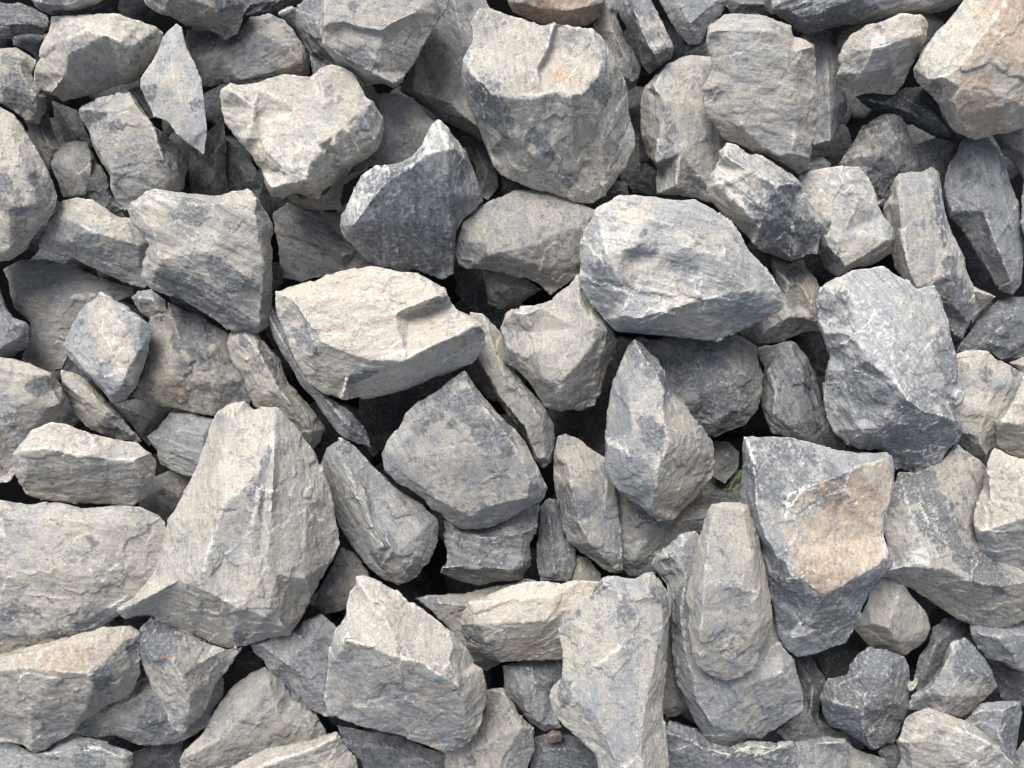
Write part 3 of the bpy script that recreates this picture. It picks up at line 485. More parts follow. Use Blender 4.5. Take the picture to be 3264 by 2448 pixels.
S('A2', -160, .15, .4, .8, 20, .2, "dark slate chip deep below the largest two-toned block's lower left corner",
  "1010,1100 1130,1150 1180,1220 1060,1270 980,1310 1000,1200", "1080,1190,20 1020,1240,20", "")
S('A2', -170, .15, .5, .8, 20, .2, "dark stone deep below the largest two-toned block's lower right corner",
  "1560,1300 1760,1150 1850,1160 1870,1260 1750,1330 1620,1420", "1700,1250,30 1790,1220,30", "")
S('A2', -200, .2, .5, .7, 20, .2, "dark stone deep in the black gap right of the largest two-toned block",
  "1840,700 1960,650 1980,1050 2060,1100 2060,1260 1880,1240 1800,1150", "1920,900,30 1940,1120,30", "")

S('B1', -90, .45, .1, .85, 5, .2, "large dark slab in shade with a straight pale edge, behind the rounded pale blue stone",
  "20,120 150,60 300,50 500,110 700,190 860,230 870,290 760,330 700,420 520,500 450,640 400,760 300,780 230,750 130,710 190,560 190,460 90,360",
  "90,310,25 350,298,30 480,288,30 600,280,25 760,270,15;300,500,20 400,420,25", "p:540,285,14,.7,4,-3")
S('B1', 10, .1, .25, .9, 60, .2, "dark bluish stone lobe at the left edge, beside the shaded slab",
  "-80,120 -20,170 10,260 50,370 100,430 170,450,-10 195,500,-20 185,600,-40 90,680,-60 0,695,-60 -80,695,-60",
  "-20,350,30 60,480,40 120,560,20;60,480,40 0,620,10", "")
S('B1', 60, .25, .03, 1.08, 60, .12, "rounded pale blue stone with a soft tan stripe, left side",
  "400,600,-10 430,530,0 480,430,5 550,330,5 610,300,5 640,255,5 700,290,5 780,330,5 900,400,0 970,465,-10 978,560,-20 960,640,-30 920,760,-50 870,880,-70 800,950,-80 750,978,-80 720,970,-70 680,930,-60 600,830,-40 520,770,-30 440,700,-20 410,650,-15",
  "650,300,14 800,370,18 900,430,16 970,465;640,340,16 660,520,24 720,650,26 790,830,12 800,900,-10;430,640,6 560,780,6 700,930,-20;900,430,16 880,650,2 850,850,-20 800,950", "w:700,530,60,.3,2,60 w:770,620,50,.5,2,70 p:730,520,50,.3,2,60 p:810,790,12,.7,4,60 d:520,450,12,.7 w:650,340,40,.3")
S('B1', -30, .55, .05, .95, 50, .15, "elongated speckled stone lying under the rounded pale blue stone's lower left",
  "385,760 440,765 520,795 590,855 670,935 730,1005 800,1080 880,1170,-10 915,1225,-30 860,1230,-40 760,1215,-50 640,1175,-50 560,1135,-50 490,1050,-50 435,960,-40 395,870,-20",
  "400,840,15 480,900,30 560,965,30 630,1010,30 700,1090,20 840,1190,-5;460,800,20 600,920,35 720,1040,30", "w:540,880,60,.4,2.5,45 d:720,1120,40,.5 d:450,930,30,.25")
S('B1', -20, .6, .3, .86, 70, .25, "brown mottled stone between the rounded pale blue stone and the tan finger-shaped stone",
  "960,420 1050,370 1070,320 1240,400 1400,480 1490,540 1520,740 1570,830 1620,940,-20 1600,1030,-50 1450,1040,-60 1370,1055,-60 1200,1035,-60 1000,985,-50 840,935,-40 880,850 940,700",
  "1050,400,30 1110,440,50 1160,600,55 1170,700,50 1090,820,30 1000,960,-30;1160,600,55 1320,650,50 1400,850,25 1400,1000,-30;1030,450,10 1000,700,20;1170,700,50 1320,650,50",
  "r:1050,880,60,.3 w:1150,930,160,.3 d:1250,520,70,.4 w:1080,650,50,.2 d:1320,680,30,.3")
S('B1', -10, .5, .05, .92, 20, .2, "small smooth lump tucked under the lower left edge of the big wrinkled tan stone",
  "835,300,-10 880,250 970,240 1060,310 1080,390 1040,440,-20 980,450,-30 900,400,-20", "890,300,20 980,310,30 1010,380,20", "")
S('B1', 10, .6, .1, .96, 10, .2, "tan-grey stone with a brown hollow at the left edge, below the bluish lobe",
  "-80,690 0,685 80,690,5 200,720,0 330,768,0 390,850,-20 405,940,-40 380,1060,-60 340,1150,-70 250,1260,-60 120,1400,-40 60,1480 -80,1500",
  "-80,760,35 0,750,35 100,770,40 210,790,40 320,790,20;210,790,40 210,890,30 200,930,35 300,1010,10 390,980;-20,1080,25 60,1040,40 200,930,35;210,890,30 330,860,5;60,1040,40 140,1200,-10", "d:260,870,34,.7,1.3,10 w:270,830,60,.6 w:120,780,60,.3 d:60,1150,70,.2")
S('B1', 105, .75, .02, 1.0, -8, .3, "loaf-shaped stone with a smooth pale cap and greyer lower half, left side",
  "75,1300,-10 120,1230,5 200,1150,15 330,1100,20 430,1110,20 560,1150,20 650,1180,15 760,1210,15 880,1230,10 980,1290,-5 1005,1350,-30 1005,1470,-50 965,1560,-70 850,1640,-90 700,1632,-100 500,1625,-100 300,1600,-90 160,1560,-80 110,1480,-60 85,1400,-40",
  "75,1300,-10 180,1275,50 280,1260,60 370,1280,65 470,1310,68 570,1310,68 625,1270,55 600,1200,45 520,1150,20;470,1400,20 560,1370,45 700,1335,48 850,1340,45 970,1300,20;625,1270,55 700,1335,48;850,1340,45 900,1450,5 870,1600,-70;180,1275,50 170,1400,10",
  "p:350,1200,70,.35,2.2,5 w:350,1200,100,.3 p:700,1340,14,.5,6,-5 w:900,1320,50,.3")
S('B1', -70, .1, .05, .95, 20, .4, "smooth blue-grey stone in the hollow left of the tallest tan wedge",
  "940,1190 1010,1120 1090,1030 1200,1040 1370,1070 1400,1200 1340,1400 1220,1450 1100,1415 1020,1375,-10 1000,1280",
  "1020,1200,25 1150,1150,40 1300,1180,40;1060,1340,15 1200,1290,30 1300,1300,30", "")
S('B1', -130, .5, .2, .8, 50, .15, "dim brownish stone below the smooth blue-grey stone",
  "960,1450 1080,1410 1240,1440 1260,1560 1200,1700 1060,1760 880,1700 900,1600", "1040,1520,25 1140,1560,30", "")
S('B1', -220, .1, .5, .7, 50, .15, "dark slate deep in the black gap right of the elongated speckled stone",
  "720,980 900,930 1120,1000 1100,1060 1000,1180 960,1260 900,1200 820,1100", "880,1040,30 960,1080,30", "")

# --- lower left
S('D', 125, .75, .0, 1.06, 82, .3, "tallest tan wedge-shaped boulder with a central ridge and shaded foot, left of centre",
  "455,925,-10 470,890,5 500,870,15 528,862,20 548,880,15 570,875,20 600,878,15 625,905,0 650,935,-15 680,975,-30 695,1010,-40 712,1050,-50 722,1100,-60 733,1150,-70 735,1174,-75 715,1210,-85 694,1248,-95 675,1290,-105 661,1322,-115 640,1355,-125 625,1372,-135 600,1375,-140 580,1376,-140 526,1393,-145 492,1400,-145 438,1383,-140 400,1367,-130 364,1353,-120 320,1333,-100 270,1335,-60 250,1320,-30 290,1290,0 330,1240,0 350,1180,0 362,1120,0 395,1070,-5 425,1015,-10 437,970,-15",
  "250,1320,-30 300,1300,30 384,1257,62 400,1262,66 435,1275,70 522,1316,50 573,1336,25 610,1355,-30;600,878,15 592,960,75 575,1000,88 530,1050,100 485,1090,105 472,1120,105 452,1185,95 430,1255,80 435,1275,70;500,900,45 592,960,75;420,1120,60 470,1000,60;540,1130,80 600,1100,60 690,1080,0;606,1010,62 604,1110,64 598,1250,44 610,1355,-30;593,1000,88 586,1100,86 578,1220,64;572,1045,76 566,1120,76 560,1205,62;556,1060,94 548,1130,88 540,1200,74;660,1100,20 660,1250,0;520,1180,75 522,1316,50",
  "p:590,950,12,.7,3,85 p:560,1060,14,.6,5,-75 d:575,990,14,.7,3,-70 d:555,1070,26,.5,2,-70 w:420,1100,80,.2 w:560,1250,90,.35 d:515,1375,20,.6 p:450,1200,10,.5,6,-75 w:620,1320,50,.3", T=330)  # dark patches by the ridge paint the shade of chipped recesses
S('D', 85, .7, .1, 1.03, 10, .2, "broad flat tan boulder with slate-grey patches, cut off by the left edge, lower left",
  "-80,1070,20 0,1078,15 60,1090,10 130,1085,10 180,1095,10 240,1092,10 300,1095,5 340,1110,-10 358,1132,-20 370,1180,-20 340,1250,-15 300,1290,-20 255,1333,-50 230,1350,-55 200,1370,-60 130,1395,-70 60,1408,-70 0,1410,-70 -80,1412,-70",
  "0,1120,45 120,1120,50 250,1130,45 320,1140,20;-60,1250,45 80,1240,52 220,1230,45 310,1240,10;-60,1370,0 80,1370,0 170,1350,0 240,1310,-10;205,1170,48 208,1240,44", "d:60,1340,70,.25,2,0 d:190,1330,40,.4,1.6,0 w:150,1200,130,.15 p:0,1140,14,.7,3,80 d:15,1330,30,.3 d:310,1150,30,.3 d:200,1170,16,.3,2,80")
S('C1', 50, .75, .0, .98, 55, .15, "big grey-tan stone with a yellowish top and brown right side, lower left",
  "-80,920,20 0,925,20 300,850,25 500,795,25 650,755,25 790,735,20 850,750,15 900,800,0 925,870,-20 900,960,-30 905,1050,-60 870,1150,-90 820,1200,-100 700,1250,-105 600,1320,-110 540,1355,-110 470,1435,-115 350,1495,-120 260,1565,-125 220,1572,-125 180,1550,-120 150,1510,-110 0,1490,-110 -80,1490,-110",
  "-80,1050,75 0,1035,75 200,1020,80 380,1045,80 580,1070,70 640,1000,60 750,880,45 850,800,20;580,1070,70 595,1150,30 545,1290,-40 470,1435;640,1000,60 700,1080,30 820,1020,-10 900,960;-80,960,55 300,890,55 600,850,50;200,1020,80 200,1300,-10 200,1560,-110",
  "r:400,970,60,.35,2.4,-8 p:350,990,60,.35,2.6,-8 w:400,950,130,.7,2.4,-12 w:700,1080,80,.5 d:650,1080,40,.35 d:170,1080,90,.15 d:840,860,24,.5")
S('C1', -60, .4, .2, .95, 10, .3, "grey stone with bluish chips in the bottom left corner",
  "-80,1470 100,1490 200,1550 300,1540 400,1450 480,1430 650,1470 720,1500 800,1530 860,1560,-10 855,1620,-20 800,1740 -80,1740",
  "100,1580,20 350,1560,40 480,1520,40 640,1530,40 780,1600,25;480,1520,40 420,1650,30", "p:640,1560,50,.35 d:560,1620,50,.3")
S('C1', 40, .7, .05, .96, 62, .55, "wedge-shaped tan stone with a black slate patch and striated right side",
  "905,960,-20 880,850,-10 900,760,0 960,690,0 1110,740,0 1300,840,0 1460,890,-10 1570,880,-20 1500,960,-30 1470,1020,-50 1380,1120,-60 1355,1200,-80 1300,1310,-100 1230,1380,-110 1170,1432,-115 1110,1400,-100 1080,1310,-80 1020,1200,-60 960,1080,-45 920,1000,-30",
  "1120,780,50 1130,900,55 1110,980,60 1160,1080,45 1210,1200,10 1220,1290,-30 1170,1432;905,960,-20 980,950,40 1060,955,55 1110,980,60;1130,900,55 1260,1000,20 1310,1120,-30 1290,1280,-85;920,850,30 1000,800,40", "d:1010,860,70,1.0 r:1080,945,8,1.0,4,-15 w:1060,1100,80,.1 p:1210,1130,10,.7,5,60")
S('C1', -60, .45, .2, .88, -15, .15, "grey stone with orange and blue flecks under the tan wedge with the black patch",
  "470,1420 540,1330 700,1200 880,1080 1000,1000 1300,1000 1440,1080 1440,1200,-10 1370,1300,-15 1340,1385,-20 1260,1445,-30 1130,1505,-40 980,1522,-40 850,1505,-40 740,1455,-30 620,1462,-30",
  "700,1300,25 900,1200,40 1000,1350,40 1300,1200,30;700,1300,25 850,1420,15 1000,1350,40", "d:990,1340,50,.4 r:880,1320,8,.3 w:700,1340,60,.2")
S('C1', -50, .5, .1, .9, -45, .2, "smooth pinkish-grey stone with a long soft crest, bottom left of centre",
  "1140,1610,-20 1180,1540 1300,1440 1350,1330 1400,1230 1500,1130 1600,1050 1700,1000 1800,1060 1880,1180,-10 2000,1280,-20 2090,1400,-30 2100,1450,-40 2000,1500 1860,1540 1700,1590 1600,1650,-40 1450,1700,-50 1170,1700,-40",
  "1200,1580,15 1400,1480,35 1600,1300,50 1720,1120,50;1600,1300,50 1800,1350,40 1960,1400,20;1400,1480,35 1600,1520,20 1800,1480,20;1350,1640,0 1550,1580,5", "w:1300,1560,60,.3")
S('C1', -200, .4, .4, .75, 20, .15, "dark stone deep at the bottom edge, left of the smooth pinkish-grey stone",
  "850,1560 980,1500 1180,1480 1160,1600 1180,1740 850,1740", "980,1600,30 1080,1580,30", "")
S('C1', -180, .45, .3, .75, 60, .15, "dark brownish stone deep in shade right of the tan wedge with the black patch",
  "1430,1100 1480,960 1600,900 1680,960 1700,1040 1560,1090 1400,1220 1370,1290", "1520,1000,30 1600,980,30", "")
S('C1', -10, .25, .1, .93, 48, .25, "blue-grey stone with a pale lower flank, below the tallest tan wedge's right foot",
  "1600,870 1700,810 1830,790 1900,770 1980,700 2070,670 2170,750 2180,900 2160,1080 2110,1200 2120,1280,-20 2150,1345,-30 2050,1315,-50 1960,1275,-60 1880,1205,-60 1800,1090,-60 1720,1040,-50 1680,960,-40 1620,920,-20",
  "1680,870,35 1830,980,45 1960,1090,40 2080,1180,20;1900,790,30 2000,850,45 2080,1000,35;2000,850,45 1830,980,45", "d:1860,1080,60,.25 w:1750,960,50,.25 d:2020,880,50,.2")
S('C1', 60, .8, .0, 1.02, -15, .35, "tan stone with a long raised crest at the bottom edge, left of centre",
  "1380,1740 1480,1650 1600,1590,5 1740,1525,10 1860,1500,10 2000,1478,15 2090,1440,15 2160,1425,10 2200,1470,0 2230,1540,-20 2290,1600,-30 2320,1740,-40",
  "1560,1700,50 1750,1620,60 1950,1560,60 2080,1500,50 2150,1470,30;2080,1500,50 2130,1620,20 2200,1740,20", "w:1800,1620,120,.2 r:1720,1545,5,.5")
S('D', 0, .4, .1, .95, 55, .3, "long stone with a splintery pale left face, left of the five-sided slab",
  "690,1000,-30 705,965,-20 735,945,-10 765,960,0 800,1000,5 850,1050,5 900,1080,0 948,1120,-15 948,1160,-30 935,1205,-50 900,1245,-60 860,1262,-60 830,1253,-60 800,1228,-55 770,1195,-50 740,1150,-40 715,1100,-35 703,1050,-30",
  "735,975,30 760,1030,50 790,1080,58 825,1150,56 846,1188,48;803,1078,34 836,1145,30 858,1195,26;752,1060,36 790,1132,34 818,1185,24;762,1058,52 800,1128,54 828,1182,46;722,1020,5 760,1120,4 820,1230,-20;858,1195,26 862,1240,-20;850,1080,40 920,1140,20 900,1200,0;810,1120,35 840,1185,15",
  "d:745,965,24,.5 p:740,1060,20,.5,2.5,60 p:810,1170,10,.8,3,55 d:820,1210,16,.6,2,50 w:880,1120,60,.2 d:890,1230,26,.3")
S('D', -60, .65, .2, .85, 40, .15, "dim brown-grey stone between the tallest tan wedge and the two-toned stone",
  "660,1300 690,1270 735,1180 765,1190 800,1235 800,1260 770,1300 740,1320,-10 700,1328,-20 675,1312,-20", "710,1280,25 750,1230,35 770,1270,20", "")
S('C2', 125, .7, .0, 1.04, 75, .15, "two-toned stone, bright crumbly top over a speckled grey front, lower left of centre",
  "105,430,10 170,425,20 280,460,20 380,520,20 450,590,20 560,660,15 660,720,10 740,780,0 790,850,-15 840,900,-30 870,990,-50 920,1020,-60 955,1120,-75 940,1240,-90 930,1340,-100 890,1440,-110 830,1500,-115 780,1535,-120 680,1558,-120 560,1520,-115 400,1450,-105 250,1420,-95 100,1380,-90 0,1345,-85 -60,1310,-75 -97,1220,-60 -82,1050,-30 -62,900,0 -20,780,15 50,690,15 60,600,15 80,510,10 100,490,10",
  "-62,900,0 50,840,70 200,880,78 300,930,80 420,960,82 520,980,80 650,1070,72 770,1130,50 800,1190,20;800,1190,20 800,1350,-40 750,1500,-110;800,1190,20 750,1080,45 710,960,55 740,870,40 740,780;130,480,45 260,600,60 300,700,70 420,960,82;200,600,55 60,700,40;420,960,82 400,1200,0;250,620,45 330,710,58",
  "p:300,760,120,.3,1.8,30 w:400,800,160,.2 d:400,1100,90,.2 w:820,1050,100,.5 r:240,890,8,.4,2,20 r:30,1190,16,.25 r:690,1130,8,.4,2.5,60 r:610,1500,12,.4,2,50 r:705,1360,6,.4 d:740,1110,30,.3,1.5,70 d:760,1520,20,.5,2,-20")
S('C2', -30, .4, .2, .9, 8, .7, "dark-flecked cube-like stone with a layered base, below the five-sided slab",
  "680,60,-10 800,110 930,125 1100,40 1290,-40 1275,100 1240,200,-10 1232,370,-40 1165,450,-60 1050,462,-70 900,497,-75 780,462,-65 645,412,-50 650,380,-35 680,330,-20 668,200,-15",
  "660,375,0 760,368,40 900,385,45 1050,388,45 1100,420,25 1165,440,-30;760,368,40 780,180,45 1000,180,45 1180,150,30 1180,360,20 1050,388,45", "d:900,250,90,.25 d:670,390,20,.6 d:1170,380,30,.4")
S('C2', -80, .05, .5, .88, 80, .5, "dark blue slate standing upright between the cube-like stone and the upright pinkish-grey stone",
  "1290,-20 1350,-80 1420,-60 1450,180 1530,260 1520,360 1470,470 1290,470 1265,330 1258,220 1290,80", "1350,60,30 1370,250,35 1380,400,25", "")
S('C2', -100, .6, .1, .9, 85, .2, "small grey stone with a pointed tan face, just above the yellowish-tan stone",
  "1440,470 1480,320 1520,288 1600,305 1690,420 1680,500 1500,500", "1530,310,25 1560,400,30 1570,460,20", "w:1520,400,30,.5")
S('C2', 40, 1.0, .0, 1.1, -8, .15, "yellowish-tan stone with a chipped grey corner, lower centre",
  "772,750,-20 790,660,0 830,590,15 940,560,20 1100,490,25 1200,465,25 1340,460,25 1400,470,20 1550,450,20 1690,465,10 1750,600 1600,850,-40 1430,962,-80 1250,962,-80 1050,987,-80 1000,975,-75 900,925,-60 840,890,-50 800,830,-40",
  "772,750,-20 870,735,40 1000,742,55 1150,735,58 1330,715,50 1450,650,35;870,735,40 905,850,0 840,890;905,850,0 1000,870,0 1050,930,-40 1050,987;1050,930,-40 1150,860,0 1260,830,5 1330,715,50;840,600,40 1100,580,60 1400,560,50;1300,860,-20 1430,840,-20",
  "d:850,790,40,.55 w:1100,640,200,.6 r:1260,650,160,.15 p:1150,700,60,.2 d:930,900,50,.35 w:1300,900,100,.4 r:1200,920,60,.25")
S('C2', -80, .45, .1, .85, -10, .15, "smooth shaded brown-grey stone behind the yellowish-tan stone's left end",
  "470,570 620,545 800,540 1000,495 1200,445 1270,460 1200,600 1050,800 1040,985,-40 945,1055,-60 870,1000,-40 800,880 700,760 600,660", "640,600,30 850,620,40 1050,560,40;850,620,40 900,900,20", "")
S('C2', 135, .5, .03, 1.04, 80, .12, "tall pale boulder flaring at its foot, speckled with blue, lower centre",
  "1690,440,10 1760,425,15 1900,440,15 1960,400,10 2020,390,5 2060,450,-5 2120,540,-15 2132,600,-20 2115,800,-30 2105,1050,-40 2085,1200,-50 2095,1400,-50 2120,1600,-60 2115,1760,-70 1690,1760,-20 1640,1560,-30 1540,1470,-30 1440,1400,-40 1370,1320,-40 1345,1200,-35 1370,1130,-30 1430,1080,-25 1432,920,-20 1408,800,-15 1420,700,-10 1500,620,-5 1600,560,0 1640,500,5",
  "2000,420,30 2010,560,55 2075,610,25 2060,800,40 2010,1080,50 1960,1300,50 1945,1500,45 1945,1740,40;1700,480,35 1850,600,55 2010,560,55;1480,720,25 1600,780,50 1780,850,60 1760,1000,55 1640,1300,45;1760,1000,55 2010,1080,50;1450,1180,10 1640,1300,45 1760,1600,40;1430,1080,-25 1560,1060,35",
  "d:1680,500,20,.6,2,-50 d:2060,560,24,.7,1.6,60 d:1830,650,50,.25 d:1450,1180,22,.6,2,80 w:1800,850,100,.25 w:1600,900,90,.2 d:1500,680,28,.3 p:1760,900,60,.2 w:2030,1300,60,.3,4,85")
S('C2', -70, .2, .25, .9, 75, .45, "bluish stone with pale streaks in the gap below the yellowish-tan stone",
  "1045,1000 1240,950 1440,940 1500,1100 1400,1200 1420,1380 1440,1400 1310,1432,-40 1220,1362,-40 1150,1280,-30 1060,1180,-20 1055,1080", "1110,1060,25 1220,1020,40 1190,1180,35 1200,1300,10;1220,1020,40 1350,1100,40 1300,1380,0", "p:1250,1150,8,.6,8,85 w:1090,1120,40,.3 d:1330,1060,60,.4")
S('C2', -50, .6, .05, .92, 75, .2, "upright tan-grey stone with a bright left strip, at the bottom edge",
  "930,1150 1050,1140 1130,1240 1180,1340 1260,1400 1250,1560,-20 1180,1740,-30 690,1740,-20 680,1540,-20 780,1500 880,1400 940,1300",
  "960,1380,30 960,1500,50 1030,1740,40;1060,1180,20 1180,1400,40 1050,1600,40;700,1580,0 850,1560,25 960,1500,50;770,1600,15 790,1740,20", "w:880,1600,70,.5 p:860,1620,60,.5,2,80 d:830,1610,20,.3")
S('C2', -110, .05, .7, .85, 20, .3, "black-blue slate at the bottom edge, left of the tall pale boulder's foot",
  "1240,1460 1330,1440 1480,1440 1570,1470 1660,1570 1690,1740 1220,1740", "1330,1540,25 1520,1540,35 1600,1640,20", "d:1500,1540,70,.4")
S('C2', -70, .9, .3, .45, 0, .0, "small reddish-brown pebble at the bottom, left of the tall pale boulder's foot",
  "1325,1440 1365,1408 1425,1418 1442,1455 1430,1495 1395,1500 1350,1508 1322,1475", "1360,1450,16 1410,1445,14 1400,1475,8", "r:1385,1460,30,.7", name="pebble", raw=.5, T=60)
S('C2', -120, .25, .4, .85, 10, .3, "dark grey stone at the bottom edge beneath the two-toned stone",
  "-20,1380 200,1420 400,1450 560,1520 700,1560 700,1740 180,1740 130,1600 20,1500", "200,1520,25 400,1540,35 600,1640,30", "")

# --- lower right
S('B3', 145, .3, .08, 1.08, 70, .2, "large block with a rust-orange face framed in grey slate, lower right of centre",
  "415,1190,0 500,1185,5 700,1185,10 860,1230,10 1000,1270,10 1150,1290,10 1340,1285,0 1370,1330,-5 1382,1450,-10 1375,1560,-15 1345,1659,-15 1310,1755,-20 1300,1835,-20 1340,1915,-20 1362,1985,-30 1340,2045,-50 1270,2115,-70 1220,2195,-90 1180,2275,-105 1170,2355,-115 1110,2435,-130 1070,2515,-140 960,2535,-145 880,2585,-150 760,2605,-155 690,2555,-145 640,2485,-130 620,2375,-110 600,2255,-80 560,2100,-60 520,1900,-45 440,1750,-35 390,1640,-30 400,1400,-20 410,1280,-10",
  "430,1200,5 470,1330,45 490,1500,55 500,1659,60 560,1850,60 640,1960,58 690,1990,58 720,2080,55 800,2110,55 880,2165,50 910,2200,42 980,2180,42 1060,2140,40 1200,2050,25 1330,1970,5;690,1650,72 690,1560,72 800,1520,74 1000,1450,76 1150,1380,70 1340,1330,20;690,1650,72 670,1800,68 700,1900,68 690,1990,58;670,1640,56 670,1550,58 800,1500,58 1000,1425,56;910,2200,42 880,2300,0 780,2400,-50 750,2450,-80 740,2560,-130;1330,1970,5 1362,1985",
  "r:1050,1870,130,.2 r:900,2080,70,.25 r:1180,1580,60,.25 d:960,1600,40,.5 p:800,1620,70,.4 p:740,2050,60,.3 d:700,1420,110,.3,2,15 p:700,1350,50,.35,3,10 d:740,2230,90,.6 d:1050,2300,90,.45,1.4,-40 w:1050,2300,100,.3 p:800,2400,18,.8,3,-45 d:440,1500,36,.4,3,85", T=330)
S('C3', 150, .75, .0, 1.0, 80, .12, "long upright tan stone standing on end left of the rust-faced block",
  "180,-10,-5 200,-40,0 280,-60,10 400,-52,10 440,-30,5 465,0,0 490,80,0 520,200,-5 545,320,-10 570,450,-15 590,570,-20 602,700,-30 565,830,-50 520,920,-42 490,1030,-50 400,1075,-54 300,1102,-56 200,1072,-54 120,1020,-48 75,930,-42 75,850,-38 50,760,-36 60,680,-40 40,560,-35 60,450,-30 90,350,-25 110,220,-20 150,100,-15",
  "250,-30,30 195,150,45 180,300,52 160,450,58 150,600,55 140,760,40 130,900,5 140,1010,-30;420,0,30 470,300,45 500,550,40 520,750,15 500,900,-20;240,200,55 160,450,58;260,470,66 400,480,62 480,480,45;200,970,-20 350,980,-15 480,920,-30",
  "p:130,300,24,.35,6,-80 d:320,850,70,.2 p:330,480,20,.3,4,5 w:420,150,60,.2 d:400,600,40,.2 d:250,320,40,.2", raw=.8)
S('D', 30, .35, .18, .98, 60, .3, "wide blue-grey stone with a ragged pale foot beneath the long upright tan stone",
  "1403,1218,-20 1420,1195,-5 1432,1180,0 1450,1165,5 1470,1148,10 1500,1145,10 1540,1180,0 1620,1250 1680,1340 1690,1400,10 1718,1425,0 1726,1465,-15 1737,1505,-30 1735,1535,-45 1700,1558,-60 1670,1582,-70 1645,1598,-75 1615,1596,-75 1600,1608,-80 1565,1618,-85 1540,1605,-80 1520,1590,-75 1500,1560,-60 1480,1520,-45 1465,1480,-35 1450,1400,-30 1447,1330,-30 1440,1260,-30",
  "1440,1200,25 1475,1175,35 1480,1240,40 1470,1330,40 1480,1420,40 1500,1500,30 1540,1570,0;1500,1470,45 1600,1490,50 1690,1450,35;1600,1490,50 1600,1580,-20", "d:1450,1205,18,.5 p:1470,1165,20,.5 d:1480,1290,40,.3 p:1690,1470,30,.3,2,60 w:1620,1540,60,.3 d:1460,1350,30,.3")
S('C3', -110, .35, .4, .85, 65, .4, "dark grey-brown stone in shade left of the black slate cube",
  "740,960 850,940 900,1010 945,1080 935,1130 910,1250 900,1340 960,1390 1050,1430 1100,1510 1000,1530 700,1500 620,1430 760,1300 800,1250",
  "830,1020,20 860,1150,30 840,1300,35 900,1420,20;700,1420,20 800,1340,35", "d:800,1110,60,.2")
S('C3', 0, .2, .45, .93, 20, .3, "slab with a dark slate face and a tan rim along the bottom edge",
  "-110,1400,0 -60,1350,5 0,1375,5 100,1405,0 200,1495,-5 320,1530,-5 440,1485,0 560,1490,5 730,1485,10 755,1540,-10 765,1760,-30 -110,1760,-30",
  "-80,1440,25 60,1470,30 150,1530,30 330,1570,35 440,1520,35 600,1530,35 740,1520,20;150,1530,30 250,1700,10", "p:430,1530,26,.5,5,-5 w:560,1510,60,.6,3,0 d:200,1620,140,.4 d:620,1600,50,.2 p:560,1580,14,.4,6,10")
S('C3', -15, .3, .2, .92, 85, .4, "small grey block at the bottom edge, right of the slab with a tan rim",
  "740,1490,0 850,1470,5 960,1458,5 1068,1465,0 1095,1510,-15 1085,1600,-30 1055,1760,-40 750,1760,-20",
  "760,1530,25 900,1500,30 1060,1500,25;900,1500,30 900,1700,20", "")
S('C3', -70, .5, .1, .88, 60, .3, "smooth dim stone at the bottom edge, below the black slate cube",
  "1080,1480 1130,1530 1230,1560 1330,1600 1370,1760 1050,1760", "1130,1600,20 1230,1640,30", "")
S('C3', 10, .15, .62, .95, 50, .25, "black slate cube with dusty grey sides, lower right",
  "900,1210,-10 920,1130,0 950,1080,10 1080,1060,20 1090,1000,20 1160,920,20 1210,870,20 1320,900,15 1440,945,0 1470,1000,-10 1482,1100,-30 1478,1280,-60 1430,1370,-80 1400,1440,-85 1380,1485,-90 1290,1530,-95 1240,1540,-95 1150,1482,-85 1050,1422,-70 960,1392,-60 915,1300,-40",
  "1380,985,45 1340,1070,60 1260,1180,60 1170,1290,45 1180,1400,-10 1240,1530;900,1210,-10 1000,1240,40 1170,1290,45;1200,950,40 1150,1060,55 1260,1180,60;1340,1070,60 1420,1250,0;1000,1130,45 1150,1060,55", "d:1150,1100,80,.4 w:1020,1200,50,.5 p:1150,1230,30,.4 w:1330,1250,110,.4 d:960,1280,60,.15 p:1060,1260,12,.4,6,25", T=190)
S('C3', -20, .75, .0, .93, 80, .3, "greenish-tan cube-shaped stone with crisp edges, below the rust-faced block's right side",
  "1110,760,-20 1150,700,0 1200,600,10 1250,440,10 1300,410,10 1430,450,5 1480,535,-5 1540,600,-15 1600,680,-35 1615,760,-50 1580,850,-70 1520,900,-80 1450,945,-90 1350,932,-85 1240,892,-70 1180,842,-50",
  "1440,470,20 1400,560,45 1370,660,50 1345,765,55 1400,850,10 1445,940,-70;1150,700,0 1250,735,35 1345,765,55;1440,470,20 1430,450,5", "d:1250,540,40,.15 w:1400,880,60,.2", raw=.55)
S('C3', -30, .3, .2, .95, 50, .25, "faceted stone with a glossy black corner, right of the black slate cube",
  "1470,1290,-10 1480,1190 1560,1140 1680,1010 1750,850,5 1830,820,10 1880,870,5 1960,960,-5 2020,1060,-15 2048,1140,-30 2000,1200,-40 1930,1260,-50 1840,1345,-60 1700,1330,-40 1580,1300,-30",
  "1750,870,35 1790,980,50 1810,1050,50 1900,1030,45 1960,1050,25;1810,1050,50 1720,1200,50 1700,1310,20;1560,1190,15 1720,1200,50;1760,900,40 1600,1150,30;1900,1030,45 1900,1200,10", "d:1880,960,60,1.1 d:1990,1060,26,.8 w:1900,1130,90,.3")
S('C3', -110, .1, .6, .85, 55, .2, "dark blue-black slate behind the faceted stone with the glossy corner",
  "1490,1150 1530,950 1590,860 1620,760 1700,700 1820,680 1870,780 1800,900 1680,1080 1560,1180", "1640,880,30 1740,800,30;1640,880,30 1580,1060,20", "")
